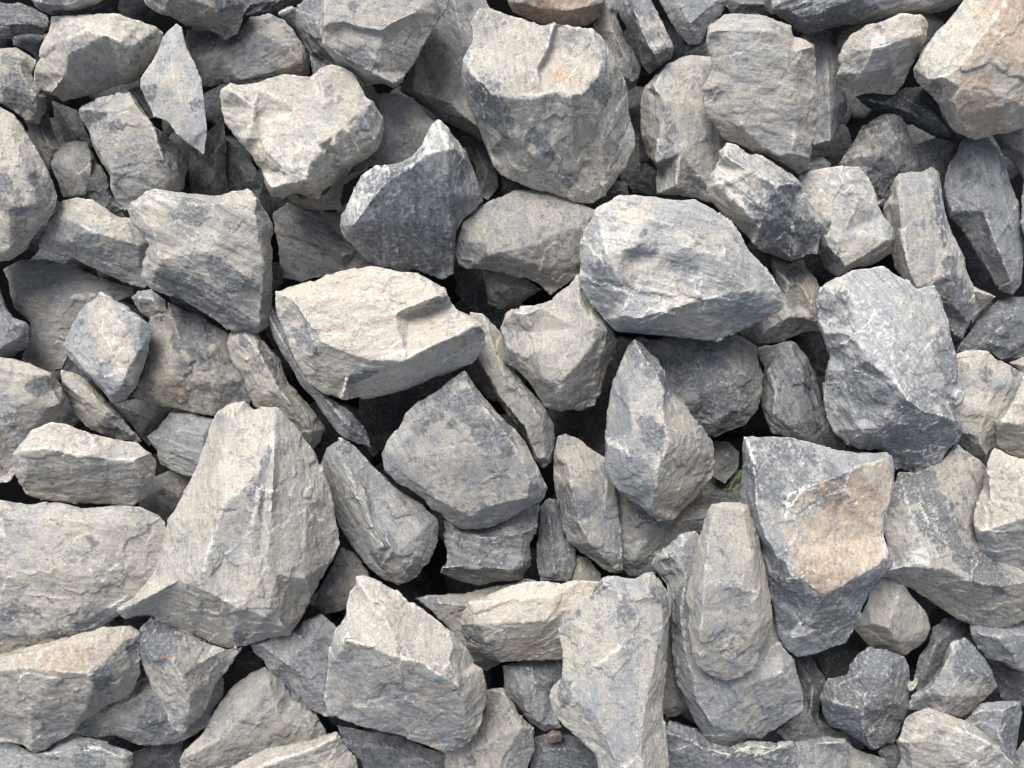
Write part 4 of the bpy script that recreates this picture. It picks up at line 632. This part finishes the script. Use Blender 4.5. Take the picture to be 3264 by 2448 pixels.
S('C3', -50, .1, .2, .92, 60, .35, "blue-grey stone at the right edge beneath the broad stone's smooth front",
  "1850,740 1880,680 2050,700 2212,640 2400,600 2400,1110 2212,1048,-30 2100,992,-30 1970,962,-30 1900,882,-20 1865,820", "1920,800,25 2050,820,40 2250,800,45;2050,820,40 2150,960,10", "")
S('C3', -180, .2, .5, .75, 20, .2, "dark stone deep in the gap at the right edge above the blue speckled corner stone",
  "1980,1000 2212,1040 2400,1080 2400,1300 2180,1260 2060,1220 2040,1130", "2120,1130,25 2250,1180,30", "")
S('C3', -210, .05, .7, .75, 20, .2, "black stone deep in the gap between the rust-faced block and the greenish-tan cube",
  "860,930 960,880 1080,840 1110,760 1240,880 1200,900 1100,1020 1060,1080 940,1090", "960,980,30 1080,920,30", "")
S('C3', 60, .6, .03, 1.0, 22, .3, "long rounded stone with a pale chipped face, bottom right corner area",
  "1375,1485,-20 1425,1400,0 1440,1330,10 1520,1290,15 1600,1270,20 1700,1300,15 1780,1340,10 1880,1370,5 1980,1450,-5 2060,1520,-20 2100,1580,-30 2145,1620,-40 2150,1760,-60 1375,1760,-60 1400,1640,-40 1425,1590,-30",
  "1400,1490,10 1480,1500,40 1560,1490,50 1640,1500,50 1730,1530,48 1790,1590,40 1900,1650,25;1560,1490,50 1540,1360,40 1650,1360,50 1850,1430,48 2000,1500,30 2050,1560,5 1950,1650,0;1730,1530,48 1850,1430,48;1480,1500,40 1500,1700,0", "p:1880,1540,60,.6,1.8,35 w:1700,1380,100,.25 r:1600,1575,5,.5 r:1930,1440,5,.5 d:1560,1420,60,.15")
S('C3', -20, .1, .3, .95, 80, .2, "blue speckled corner stone at the right edge, behind the long rounded stone",
  "1820,1350 1930,1235 2080,1222 2195,1228 2205,1300,-10 2175,1450,-20 2165,1560,-30 2145,1680,-40 2050,1660 1980,1550 1880,1450", "1930,1290,25 2080,1290,40 2150,1260,25;2080,1290,40 2060,1450,30 2120,1580,10", "d:2110,1480,40,.5")
S('C3', -80, .15, .4, .85, 50, .2, "small dark stone between the black slate cube and the long rounded stone",
  "1260,1550 1370,1480 1440,1560 1430,1760 1350,1680", "1340,1560,25 1390,1600,20", "")
S('C3', -80, .3, .3, .85, 30, .2, "dim stone in the bottom right corner",
  "2140,1560 2212,1470 2400,1440 2400,1760 2130,1760", "2220,1560,25 2300,1620,30", "")
S('C2', -60, .65, .2, .85, 75, .2, "dim brownish stone between the tall pale boulder and the wide blue-grey stone",
  "2060,800 2140,780 2180,950 2230,1100 2265,1290,-20 2110,1345,-30 2060,1300 2040,1000", "2120,900,30 2150,1100,30 2180,1260,10", "")

# ---------------------------------------------------------------- building the stones
VOX = 4.5
FACES = [
    ("rust-orange face", 'B3', [('r', .30, "690,1650 690,1560 800,1520 1000,1450 1150,1380 1340,1330 1370,1450 1345,1659 1310,1755 1300,1835 1345,1925 1330,1970 1200,2050 1060,2140 910,2200 880,2165 800,2110 720,2080 700,1900 670,1800"),
        ('w', .5, "690,1650 690,1560 800,1520 1000,1450 1150,1380 1340,1330 1370,1450 1345,1659 1310,1755 1300,1835 1345,1925 1330,1970 1200,2050 1060,2140 910,2200 880,2165 800,2110 720,2080 700,1900 670,1800"),
        ('g', .10, "690,1650 690,1560 800,1520 1000,1450 1150,1380 1340,1330 1370,1450 1345,1659 1310,1755 1300,1835 1345,1925 1330,1970 1200,2050 1060,2140 910,2200 880,2165 800,2110 720,2080 700,1900 670,1800"),
        ('d', .25, "560,2060 720,2080 880,2165 910,2200 870,2330 760,2440 600,2440")]),
    ("bright pinkish-tan slab", 'D', [('w', .35, "600,636 640,660 695,740 735,757 805,779 877,777 921,752 975,729 1018,704 1050,706 990,670 920,600 800,570 700,595"),
        ('g', .06, "600,636 640,660 695,740 735,757 805,779 877,777 921,752 975,729 1018,704 1050,706 990,670 920,600 800,570 700,595")]),
    ("orange-tinted boulder", 'A3', [('w', .35, "2110,-80 2000,150 1900,290 1800,430 1800,560 1760,660 1850,870 2400,800 2500,-100"),
        ('r', .10, "2110,-80 2000,150 1900,290 1800,430 1800,560 1760,660 1850,870 2400,800 2500,-100")]),
    ("bright cream-tan stone", 'D', [('d', .15, "667,355 690,312 745,270 800,222 840,260 830,320 760,370 690,440 640,425 660,390"),
        ('g', -.08, "667,355 690,312 745,270 800,222 840,260 830,320 760,370 690,440 640,425 660,390")]),
    ("dark ridged slate", 'A2', [('w', .15, "600,965 690,950 900,1000 960,1300 760,1800 620,1700"), ('d', .14, "90,1440 200,1290 330,1085 560,985 690,950 900,1000 960,1300 760,1800 300,1760 100,1600"),
        ('p', .18, "0,1450 50,1290 210,1060 450,1020 640,760 700,820 740,950 560,985 330,1085 200,1290 90,1440 30,1530")]),
    ("streaky split block", 'A3', [('d', .35, "480,1560 575,1280 650,1180 780,1180 860,1330 900,1600 720,1680 480,1600"), ('p', .12, "175,1220 250,950 450,960 740,1130 650,1180 575,1280 480,1560")]),
    ("blade-like", 'B2', [('w', .55, "2095,1140 2120,1230 2060,1350 2030,1500 2000,1700 2200,1740 2440,1500 2420,1300 2160,900 2100,980"), ('g', .05, "1700,1250 2040,1400 2000,1700 1700,1500")]),
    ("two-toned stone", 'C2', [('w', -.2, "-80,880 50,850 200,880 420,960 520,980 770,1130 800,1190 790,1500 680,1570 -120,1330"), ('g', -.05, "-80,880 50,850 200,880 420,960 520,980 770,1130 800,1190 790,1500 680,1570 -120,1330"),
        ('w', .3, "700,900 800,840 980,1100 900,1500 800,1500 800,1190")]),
    ("black slate patch", 'C1', [('d', .7, "930,720 1110,740 1130,900 1100,950 930,950 900,840"), ('w', -.6, "930,720 1110,740 1130,900 1100,950 930,950 900,840")]),
    ("glossy black corner", 'C3', [('d', .8, "1810,860 1880,860 1960,950 2040,1080 1990,1110 1900,1030 1800,1050"), ('w', -.5, "1810,860 1880,860 1960,950 2040,1080 1990,1110 1900,1030 1800,1050")]),
    ("black slate cube", 'C3', [('d', .5, "1160,900 1380,985 1260,1180 1170,1270 1000,1150 1080,1060"), ('w', .3, "1260,1180 1380,985 1490,1000 1480,1400 1240,1540 1180,1400")]),
    ("tan rim along the bottom", 'C3', [('d', .45, "-110,1440 60,1470 150,1530 330,1575 400,1660 360,1760 -110,1760"), ('w', .5, "330,1570 440,1500 750,1480 750,1540 560,1560 440,1580")]),
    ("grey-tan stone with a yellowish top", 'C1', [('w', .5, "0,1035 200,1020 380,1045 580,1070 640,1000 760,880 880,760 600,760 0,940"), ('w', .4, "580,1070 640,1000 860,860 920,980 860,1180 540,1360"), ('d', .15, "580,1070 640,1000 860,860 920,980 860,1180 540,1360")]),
    ("crusty blue-grey", 'B3', [('p', .14, "905,210 1310,100 1520,240 1680,220 1800,860 1700,1060 1480,960 1210,700 930,520"), ('d', .04, "930,530 1210,700 1480,960 1700,1060 1300,1150 1130,1150 950,1070"),
        ('d', .2, "1130,1160 1480,1120 1780,1140 1790,1240 1540,1440 1380,1390 1240,1280")]),
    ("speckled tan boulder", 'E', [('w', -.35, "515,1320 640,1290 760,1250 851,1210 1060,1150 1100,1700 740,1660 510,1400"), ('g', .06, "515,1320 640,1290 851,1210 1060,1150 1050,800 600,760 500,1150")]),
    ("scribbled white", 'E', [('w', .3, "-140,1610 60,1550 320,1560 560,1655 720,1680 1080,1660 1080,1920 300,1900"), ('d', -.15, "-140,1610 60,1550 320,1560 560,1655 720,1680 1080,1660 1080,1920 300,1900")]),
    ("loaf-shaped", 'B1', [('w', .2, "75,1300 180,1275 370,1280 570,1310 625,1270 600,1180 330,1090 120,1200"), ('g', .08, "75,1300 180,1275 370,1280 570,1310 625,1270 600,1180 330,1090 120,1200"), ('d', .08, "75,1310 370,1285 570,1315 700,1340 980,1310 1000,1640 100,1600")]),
]
def parse(tile, txt, L):
    out = []
    for w_ in txt.split():
        c = [float(q) for q in w_.split(',')]
        x, y = topx(tile, c[0], c[1])
        out.append((x, y, (1.4 if L > 0 else 1.75) * L + 1.05 * (c[2] if len(c) > 2 else 0.0)))
    return out

def low_poly(s):
    ol = parse(s['tile'], s['outline'], s['L'])
    pts = list(ol); edges = []
    for ch in s['chains'].split(';'):
        if not ch.strip(): continue
        ids = []
        for p in parse(s['tile'], ch, s['L']):
            for k, q in enumerate(pts):
                if abs(q[0] - p[0]) < 0.6 and abs(q[1] - p[1]) < 0.6: ids.append(k); break
            else:
                pts.append(p); ids.append(len(pts) - 1)
        edges += list(zip(ids[:-1], ids[1:]))
    n = len(ol)
    v2, e2, f2, ov, oe, of = delaunay_2d_cdt([Vector((p[0], p[1])) for p in pts], edges, [list(range(n))], 1, 0.01)
    P3 = []
    for k, v in enumerate(v2):
        if ov[k]: P3.append(pts[ov[k][0]])
        else:
            dd = sorted(((v.x - p[0]) ** 2 + (v.y - p[1]) ** 2, p[2]) for p in pts)[:2]
            w0, w1 = 1 / (dd[0][0] + 1), 1 / (dd[1][0] + 1)
            P3.append((v.x, v.y, (dd[0][1] * w0 + dd[1][1] * w1) / (w0 + w1)))
    used = sorted({i for f in f2 for i in f}); mp = {i: k for k, i in enumerate(used)}
    top = [Vector(world_at(*P3[i])) for i in used]
    tris = []
    for f in f2:
        g = [mp[i] for i in f]
        a, b_, c = (top[g[0]], top[g[1]], top[g[2]])
        if (b_ - a).cross(c - a).z < 0: g.reverse()
        tris.append(g)
    cnt = {}
    for g in tris:
        for a, b_ in zip(g, g[1:] + g[:1]): cnt[(a, b_)] = 1
    bnd = [(a, b_) for (a, b_) in cnt if (b_, a) not in cnt]
    bi = sorted({a for e in bnd for a in e})
    area = 0.5 * abs(sum(ol[i][0] * ol[(i + 1) % n][1] - ol[(i + 1) % n][0] * ol[i][1] for i in range(n)))
    T = (s['T'] or 0.42 * math.sqrt(area) + 20) * 1.15
    cx = sum(top[i].x for i in bi) / len(bi); cy = sum(top[i].y for i in bi) / len(bi)
    zr = sum(top[i].z for i in bi) / len(bi)
    # the flanks fall away under the rim seen in the photograph
    rim = [P3[i] for i in used]
    ux = sum(rim[i][0] for i in bi) / len(bi); uy = sum(rim[i][1] for i in bi) / len(bi)
    N = len(top)
    verts = [tuple(v) for v in top]
    for p, v in zip(rim, top):        # waist
        verts.append(world_at(ux + (p[0] - ux) * 0.97, uy + (p[1] - uy) * 0.97, v.z - 0.30 * T))
    for p, v in zip(rim, top):        # underside
        verts.append(world_at(ux + (p[0] - ux) * 0.72, uy + (p[1] - uy) * 0.72, min(v.z - 0.5 * T, zr - T + 0.25 * (min(v.z, zr) - zr))))
    faces = [tuple(g) for g in tris] + [tuple(2 * N + i for i in reversed(g)) for g in tris]
    for a, b_ in bnd:
        faces.append((b_, a, a + N, b_ + N)); faces.append((b_ + N, a + N, a + 2 * N, b_ + 2 * N))
    return verts, faces, (cx, cy, zr - 0.45 * T), area

def remeshed(jobs, vox):
    tmp = []
    for verts, faces in jobs:
        me = bpy.data.meshes.new("tmp"); me.from_pydata(verts, [], faces); me.update()
        o = bpy.data.objects.new("tmp", me); sc.collection.objects.link(o)
        md = o.modifiers.new("r", 'REMESH'); md.mode = 'VOXEL'; md.voxel_size = vox; md.adaptivity = 0.0
        tmp.append(o)
    dg = bpy.context.evaluated_depsgraph_get()
    res = []
    for o in tmp:
        ev = o.evaluated_get(dg); me = ev.to_mesh()
        co = np.empty(len(me.vertices) * 3); me.vertices.foreach_get("co", co)
        lv = np.empty(len(me.loops), dtype=np.int32); me.loops.foreach_get("vertex_index", lv)
        lt = np.empty(len(me.polygons), dtype=np.int32); me.polygons.foreach_get("loop_total", lt)
        ed = np.empty(len(me.edges) * 2, dtype=np.int32); me.edges.foreach_get("vertices", ed)
        res.append((co.reshape(-1, 3), lv, lt, ed.reshape(-1, 2)))
        ev.to_mesh_clear()
    for o in tmp:
        me = o.data; bpy.data.objects.remove(o); bpy.data.meshes.remove(me)
    return res

def nearest(q, seeds):
    out = np.empty(len(q), dtype=np.int64)
    s2 = (seeds ** 2).sum(1)
    for a in range(0, len(q), 8192):
        out[a:a + 8192] = (s2[None, :] - 2 * q[a:a + 8192] @ seeds.T).argmin(1)
    return out

def laplace(co, ed):
    n = len(co); deg = np.bincount(ed.ravel(), minlength=n).astype(float)
    out = np.empty_like(co)
    for k in range(3):
        out[:, k] = (np.bincount(ed[:, 0], co[ed[:, 1], k], n) + np.bincount(ed[:, 1], co[ed[:, 0], k], n)) / np.maximum(deg, 1)
    return out - co

def normals(co, lv, lt):
    n = len(co)
    q = lv[:(lt == 4).sum() * 4].reshape(-1, 4) if (lt == 4).all() else None
    if q is None:
        st = np.concatenate([[0], np.cumsum(lt)[:-1]])
        q = np.stack([lv[st], lv[st + 1], lv[st + 2], lv[st + lt - 1]], 1)
    fn = np.cross(co[q[:, 2]] - co[q[:, 0]], co[q[:, 3]] - co[q[:, 1]])
    fn /= np.maximum(np.linalg.norm(fn, axis=1), 1e-9)[:, None]
    N = np.zeros_like(co)
    for j in range(4):
        for k in range(3): N[:, k] += np.bincount(q[:, j], fn[:, k], n)
    return N / np.maximum(np.linalg.norm(N, axis=1), 1e-9)[:, None]

def roughen(co, lv, lt, ed, cen, size, ang, strat, raw, seed):
    rs = np.random.RandomState(seed)
    co = co + 0.5 * laplace(co, ed)
    N = normals(co, lv, lt)
    for _ in range(3):
        N = N + 0.5 * laplace(N, ed)
    N /= np.maximum(np.linalg.norm(N, axis=1), 1e-9)[:, None]
    cv0 = -(laplace(co, ed) * N).sum(1)
    for _ in range(2):
        cv0 = cv0 + 0.5 * laplace(np.stack([cv0] * 3, 1), ed)[:, 0]
    ca, sa = math.cos(ang), math.sin(ang)
    stretch = np.array([1 / (1 + 1.6 * strat), 1, 1])
    p = co - np.array(cen)
    q = np.stack([p[:, 0] * ca + p[:, 1] * sa, -p[:, 0] * sa + p[:, 1] * ca, p[:, 2]], 1)   # x runs along the bedding
    off = rs.uniform(0, 200, 3)
    wob = np.stack([fbm(q / 60 + off + k * 31, 2) for k in range(3)], 1) * 14
    k = min(1.0, size / 260.0) * raw
    d_ = -2.5 + 3.0 * k * fbm(q / 130 + off, 2)
    lo, hi = q.min(0), q.max(0)
    stretch = np.array([1 / (1 + 1.6 * strat), 1, 1])
    for cell, slope, off_, n_ in ((100, 0.055, 1.6, 0), (42, 0.045, 0.8, 1)):      # broken chips: small tilted planes with steps between
        qq = ((q + wob * (1.4 if cell > 60 else 0.8)) * stretch).astype(np.float32)
        lo_, hi_ = qq.min(0), qq.max(0)
        sz = hi_ - lo_
        ns_ = int(np.clip(2.2 * (sz[0] * sz[1] + sz[0] * sz[2] + sz[1] * sz[2]) / cell ** 2, 10, 260))
        seeds = (rs.uniform(0, 1, (ns_, 3)) * sz + lo_).astype(np.float32)
        w_ = nearest(qq, seeds)
        tilt = rs.normal(size=(ns_, 3)); tilt /= np.linalg.norm(tilt, axis=1)[:, None]
        d_ = d_ + raw * min(1, size / 200.0) * (slope * (tilt[w_] * (qq - seeds[w_])).sum(1) + rs.uniform(-off_, off_, ns_)[w_])
    for cell, amp in ((max(60, size * 0.34), 3.5 * k), (30, 1.4 * raw)):
        sz = (hi - lo) * stretch + cell
        ns_ = int(np.clip(1.1 * (sz[0] * sz[1] + sz[0] * sz[2] + sz[1] * sz[2]) * 2 / cell ** 2, 8, 240))
        seeds = rs.uniform(0, 1, (ns_, 3)) * sz + lo * stretch - cell / 2
        qq = (q + wob) * stretch
        f = ((qq - seeds[nearest(qq, seeds)]) ** 2).sum(1) / cell ** 2
        d_ = d_ + amp * (np.minimum(f, 1.2) - 0.35)
    qs = q * np.array([1 / 110, 1 / 15, 1 / 15]) + off
    qs = q * np.array([1 / 170, 1 / 16, 1 / 75]) + off
    ridg = 1 - 2 * np.abs(gnoise(qs + 0.010 * wob))
    step = fbm(q * np.array([1 / 240, 1 / 40, 1 / 170]) + off, 2)
    d_ = d_ + strat * (2.6 * ridg + 4.5 * np.tanh(4 * step))
    d_ = d_ + raw * (1.8 * fbm(q / 26 + off, 2) + 1.0 * gnoise(q / 10 + off))
    co = co + N * d_[:, None]
    cv = -(laplace(co, ed) * N).sum(1)
    return co, N, cv * 0.5 + cv0 * 1.1

def make_mesh(name, co, lv, lt):
    me = bpy.data.meshes.new(name)
    me.vertices.add(len(co)); me.vertices.foreach_set("co", (co * PX).astype(np.float32).ravel())
    me.loops.add(len(lv)); me.loops.foreach_set("vertex_index", lv)
    me.polygons.add(len(lt))
    me.polygons.foreach_set("loop_start", np.concatenate([[0], np.cumsum(lt)[:-1]]).astype(np.int32))
    me.polygons.foreach_set("use_smooth", np.ones(len(lt), dtype=bool))
    me.update(calc_edges=True); me.validate()
    return me

def paint(me, tone, wear):
    for nm, arr in (("tone", tone), ("wear", wear)):
        a = me.attributes.new(nm, 'FLOAT_COLOR', 'POINT')
        a.data.foreach_set("color", arr.astype(np.float32).ravel())

lows = [low_poly(s) for s in STONES]
meshes = remeshed([(l[0], l[1]) for l in lows], VOX)
for idx, (s, (_, _, cen, area), (co, lv, lt, ed)) in enumerate(zip(STONES, lows, meshes)):
    ang = -math.radians(s['ang'])       # angle in the picture, clockwise from horizontal (y points down there)
    size = math.sqrt(area)
    co, N0, cv = roughen(co, lv, lt, ed, cen, size, ang, s['strat'], s['raw'], idx + 11)
    # photo position of every vertex, for stains and bare patches that sit on this stone
    zz = co[:, 2]; k = HC / (HC - zz)
    ix, iy = 1632 + co[:, 0] * k, 1224 - co[:, 1] * k
    n = len(co)
    tone = np.zeros((n, 4)); tone[:, 0] = s['warm']; tone[:, 1] = s['dark']; tone[:, 3] = 1
    wear = np.zeros((n, 4)); wear[:, 1] = s['gain']; wear[:, 2] = s['strat']; wear[:, 3] = 1
    wear[:, 0] = np.clip(cv, -0.3, 1.0)
    nz = fbm(co / 40 + idx, 3)
    # every broken face has weathered a little differently
    rf_ = np.random.RandomState(idx + 500); U = rf_.normal(size=(3, 3)); U /= np.linalg.norm(U, axis=1)[:, None]
    ph = rf_.uniform(0, 6.28, 3)
    tone[:, 0] += 0.14 * np.sin(6 * N0 @ U[0] + ph[0])
    tone[:, 1] += 0.08 * np.sin(6 * N0 @ U[1] + ph[1])
    wear[:, 1] *= 1 + 0.09 * np.sin(6 * N0 @ U[2] + ph[2])
    for pt in s['patches'].split():
        ch, rest = pt.split(':'); v = [float(t_) for t_ in rest.split(',')]
        px, py = topx(s['tile'], v[0], v[1]); r = v[2]; amt = v[3]
        asp = v[4] if len(v) > 4 else 1.0; rot = math.radians(v[5]) if len(v) > 5 else 0
        dx, dy = ix - px, iy - py
        u_ = (dx * math.cos(rot) + dy * math.sin(rot)) / asp; w_ = -dx * math.sin(rot) + dy * math.cos(rot)
        f = np.clip((1.15 - np.hypot(u_, w_) / r + 0.55 * nz) / 0.35, 0, 1)
        if ch == 'w': tone[:, 0] += amt * f
        if ch == 'd': tone[:, 1] += 1.4 * amt * f
        if ch == 'r': tone[:, 2] += amt * f
        if ch == 'p': wear[:, 0] += amt * f
        if ch == 'g': wear[:, 1] *= 1 + amt * f
    p = co - np.array(cen); ca, sa = math.cos(ang), math.sin(ang)
    local = np.stack([p[:, 0] * ca + p[:, 1] * sa, -p[:, 0] * sa + p[:, 1] * ca, p[:, 2]], 1)
    for label_, tile_, polys in FACES:       # whole faces with their own tone; some tops lit, fronts shaded in colour
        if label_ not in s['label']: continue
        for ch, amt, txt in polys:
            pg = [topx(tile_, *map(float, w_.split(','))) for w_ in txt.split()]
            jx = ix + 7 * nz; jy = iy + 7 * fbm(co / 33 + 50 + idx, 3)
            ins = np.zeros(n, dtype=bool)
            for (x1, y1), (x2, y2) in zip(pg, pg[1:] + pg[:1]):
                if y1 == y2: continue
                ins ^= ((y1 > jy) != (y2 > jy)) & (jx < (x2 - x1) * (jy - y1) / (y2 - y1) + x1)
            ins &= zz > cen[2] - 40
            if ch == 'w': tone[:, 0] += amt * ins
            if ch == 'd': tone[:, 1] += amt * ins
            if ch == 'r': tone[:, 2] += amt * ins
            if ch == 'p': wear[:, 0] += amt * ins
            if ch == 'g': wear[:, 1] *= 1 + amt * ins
    me = make_mesh(s['name'], local, lv, lt)
    paint(me, tone, wear)
    me.materials.append(MAT_RUST if 'r:' in s['patches'] or 'rust-orange' in s['label'] else MAT)
    o = bpy.data.objects.new(s['name'], me); sc.collection.objects.link(o)
    o.location = Vector(cen) * PX
    o.rotation_euler = (0, 0, ang)
    o["label"] = s['label']; o["category"] = "pebble" if s['name'] == 'pebble' else "stone"
    o["group"] = "crushed stones heaped over the whole picture"

# ---------------------------------------------------------------- ground and the rubble deep in the gaps
gm, gt, gb = nodes("gap_shade_soil")
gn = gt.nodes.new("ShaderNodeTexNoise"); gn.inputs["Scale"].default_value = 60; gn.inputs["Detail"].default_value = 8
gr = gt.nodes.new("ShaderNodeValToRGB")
gr.color_ramp.elements[0].color = (0.008, 0.008, 0.009, 1); gr.color_ramp.elements[1].color = (0.022, 0.022, 0.024, 1)  # soil colour near black, shade of the deep gaps painted in
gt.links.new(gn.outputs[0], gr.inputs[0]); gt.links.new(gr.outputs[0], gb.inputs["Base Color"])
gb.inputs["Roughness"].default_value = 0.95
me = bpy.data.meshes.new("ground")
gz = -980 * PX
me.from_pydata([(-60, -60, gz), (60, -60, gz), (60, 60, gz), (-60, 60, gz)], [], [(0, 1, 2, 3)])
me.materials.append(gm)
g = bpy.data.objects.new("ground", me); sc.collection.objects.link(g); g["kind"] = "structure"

rs = random.Random(5)
protos = []
for k in range(6):
    pts = []
    nn = 9
    ol = [(math.cos(2 * math.pi * i / nn) * rs.uniform(100, 165), math.sin(2 * math.pi * i / nn) * rs.uniform(75, 130), rs.uniform(-30, 20)) for i in range(nn)]
    topv = [(x * 0.45 + rs.uniform(-25, 25), y * 0.45 + rs.uniform(-25, 25), rs.uniform(50, 95)) for x, y, z in ol[::2]]
    bot = [(x * 0.6, y * 0.6, rs.uniform(-110, -70)) for x, y, z in ol[::2]]
    import bmesh
    bm = bmesh.new()
    for p in ol + topv + bot: bm.verts.new(p)
    r = bmesh.ops.convex_hull(bm, input=bm.verts[:])
    bmesh.ops.delete(bm, geom=[v for v in bm.verts if not v.link_faces], context='VERTS')
    bm.verts.index_update()
    protos.append(([tuple(v.co) for v in bm.verts], [tuple(v.index for v in f.verts) for f in bm.faces])); bm.free()
pm = remeshed(protos, 15.0)
pm = [(roughen(co, lv, lt, ed, (0, 0, 0), 250, 0.4, 0.35, 1.0, 900 + i)[0], lv, lt) for i, (co, lv, lt, ed) in enumerate(pm)]
allco, alllv, alllt, base = [], [], [], 0
spots = []
for gx in range(-2900, 2901, 225):
    for gy in range(-2400, 2401, 205):
        inside = abs(gx) < 1850 and abs(gy) < 1430
        near = abs(gx) < 2000 and abs(gy) < 1600
        x = gx + rs.uniform(-70, 70); y = gy + rs.uniform(-65, 65)
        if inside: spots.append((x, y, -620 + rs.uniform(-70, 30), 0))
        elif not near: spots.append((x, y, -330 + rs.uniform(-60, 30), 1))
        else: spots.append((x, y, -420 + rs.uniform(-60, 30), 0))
for gx in range(-2900, 2901, 330):          # the heap goes on past the picture's edges
    for gy in range(-2400, 2401, 300):
        if abs(gx) > 2080 or abs(gy) > 1680:
            for lift in (-150, 20):
                spots.append((gx + rs.uniform(-110, 110), gy + rs.uniform(-100, 100), lift + rs.uniform(-70, 70), 2))
tones, wears = [], []
for x, y, z, kind_ in spots:
    co, lv, lt = pm[rs.randrange(len(pm))]
    M = np.array(Matrix.Rotation(rs.uniform(0, 6.28), 3, 'Z') @ Matrix.Rotation(rs.uniform(-0.6, 0.6), 3, 'X') @ Matrix.Rotation(rs.uniform(-0.6, 0.6), 3, 'Y'))
    c = (co * (rs.uniform(0.8, 1.25) if kind_ < 2 else rs.uniform(1.1, 1.8))) @ M.T + np.array([x, y, z])
    tones.append(np.tile([0.3, 0.8, 0.0, 1.0] if kind_ == 0 else [rs.uniform(0.1, 0.9), rs.uniform(0, 0.35), 0.0, 1.0], (len(c), 1)))  # gap rubble is toned darker than the outer heap to carry shade
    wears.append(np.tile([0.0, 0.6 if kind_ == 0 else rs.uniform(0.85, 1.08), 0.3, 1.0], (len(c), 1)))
    allco.append(c); alllv.append(lv + base); alllt.append(lt); base += len(co)
co = np.concatenate(allco); lv = np.concatenate(alllv).astype(np.int32); lt = np.concatenate(alllt).astype(np.int32)
me = make_mesh("rubble", co, lv, lt)
n = len(co)
tone = np.concatenate(tones); wear = np.concatenate(wears)
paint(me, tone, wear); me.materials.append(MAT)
o = bpy.data.objects.new("rubble", me); sc.collection.objects.link(o); o["kind"] = "stuff"
o["label"] = "rubble deep in the gaps between the stones, coloured dark for their shade"; o["category"] = "rubble"

# ---------------------------------------------------------------- scraps of leaf caught between the stones
def leaf_material(name, c1, c2):
    m, t, b = nodes(name)
    tc = t.nodes.new("ShaderNodeTexCoord"); n = t.nodes.new("ShaderNodeTexNoise")
    n.inputs["Scale"].default_value = 450; n.inputs["Detail"].default_value = 4
    t.links.new(tc.outputs["Object"], n.inputs["Vector"])
    r = t.nodes.new("ShaderNodeValToRGB")
    r.color_ramp.elements[0].position = .35; r.color_ramp.elements[0].color = c1 + (1,)
    r.color_ramp.elements[1].position = .6; r.color_ramp.elements[1].color = c2 + (1,)
    t.links.new(n.outputs[0], r.inputs[0]); t.links.new(r.outputs[0], b.inputs["Base Color"])
    b.inputs["Roughness"].default_value = .55
    return m
def leaf(tile, z, outline, label, mat, curl=6.0, mid=None):
    ol = [topx(tile, *map(float, w_.split(','))) for w_ in outline.split()]
    cx = sum(p[0] for p in ol) / len(ol); cy = sum(p[1] for p in ol) / len(ol)
    vs = [world_at(x, y, z + curl * math.sin(i * 2.1)) for i, (x, y) in enumerate(ol)]
    inner = [world_at(cx + (x - cx) * .5, cy + (y - cy) * .5, z - 2 + curl * .4 * math.sin(i * 1.3)) for i, (x, y) in enumerate(ol)]
    c = world_at(cx, cy, z + 3)
    n = len(ol); V = vs + inner + [c]; F = []
    for i in range(n):
        j = (i + 1) % n
        F += [(i, n + i, n + j, j), (n + i, 2 * n, n + j)]
    V2 = V + [(a, b_, c_ - 1.6) for a, b_, c_ in V]; m_ = len(V)
    F2 = F + [tuple(m_ + k for k in reversed(f)) for f in F] + [(i, (i + 1) % n, m_ + (i + 1) % n, m_ + i) for i in range(n)]
    O = Vector(V[-1])
    me = bpy.data.meshes.new("leaf"); me.from_pydata([tuple((Vector(v) - O) * PX) for v in V2], [], F2); me.update()
    import bmesh
    bm = bmesh.new(); bm.from_mesh(me); bmesh.ops.recalc_face_normals(bm, faces=bm.faces[:]); bm.to_mesh(me); bm.free()
    me.materials.append(mat)
    o = bpy.data.objects.new("leaf", me); sc.collection.objects.link(o); o.location = O * PX
    o["label"] = label; o["category"] = "leaf"
lg = leaf_material("green_leaf", (0.045, 0.065, 0.028), (0.11, 0.145, 0.075))
lp = leaf_material("pale_leaf", (0.26, 0.31, 0.22), (0.42, 0.47, 0.36))
leaf('B3', -70, "285,1528 305,1508 325,1492 348,1450 366,1412 398,1400 410,1410 402,1445 390,1488 372,1522 350,1545 326,1552 298,1545 288,1538",
     "green leaf fragment in the gap left of the rust-faced block", lg, 9)
leaf('C3', 20, "1465,1120 1480,1100 1500,1105 1515,1078 1530,1085 1530,1115 1515,1140 1500,1160 1480,1165 1468,1145",
     "tiny pale green leaf scrap right of the black slate cube", lp, 4)
leaf('B1', 55, "858,1216 868,1205 880,1200 892,1206 896,1216 888,1226 872,1228",
     "tiny bright green speck of leaf at the lower tip of the elongated speckled stone", lg, 3)
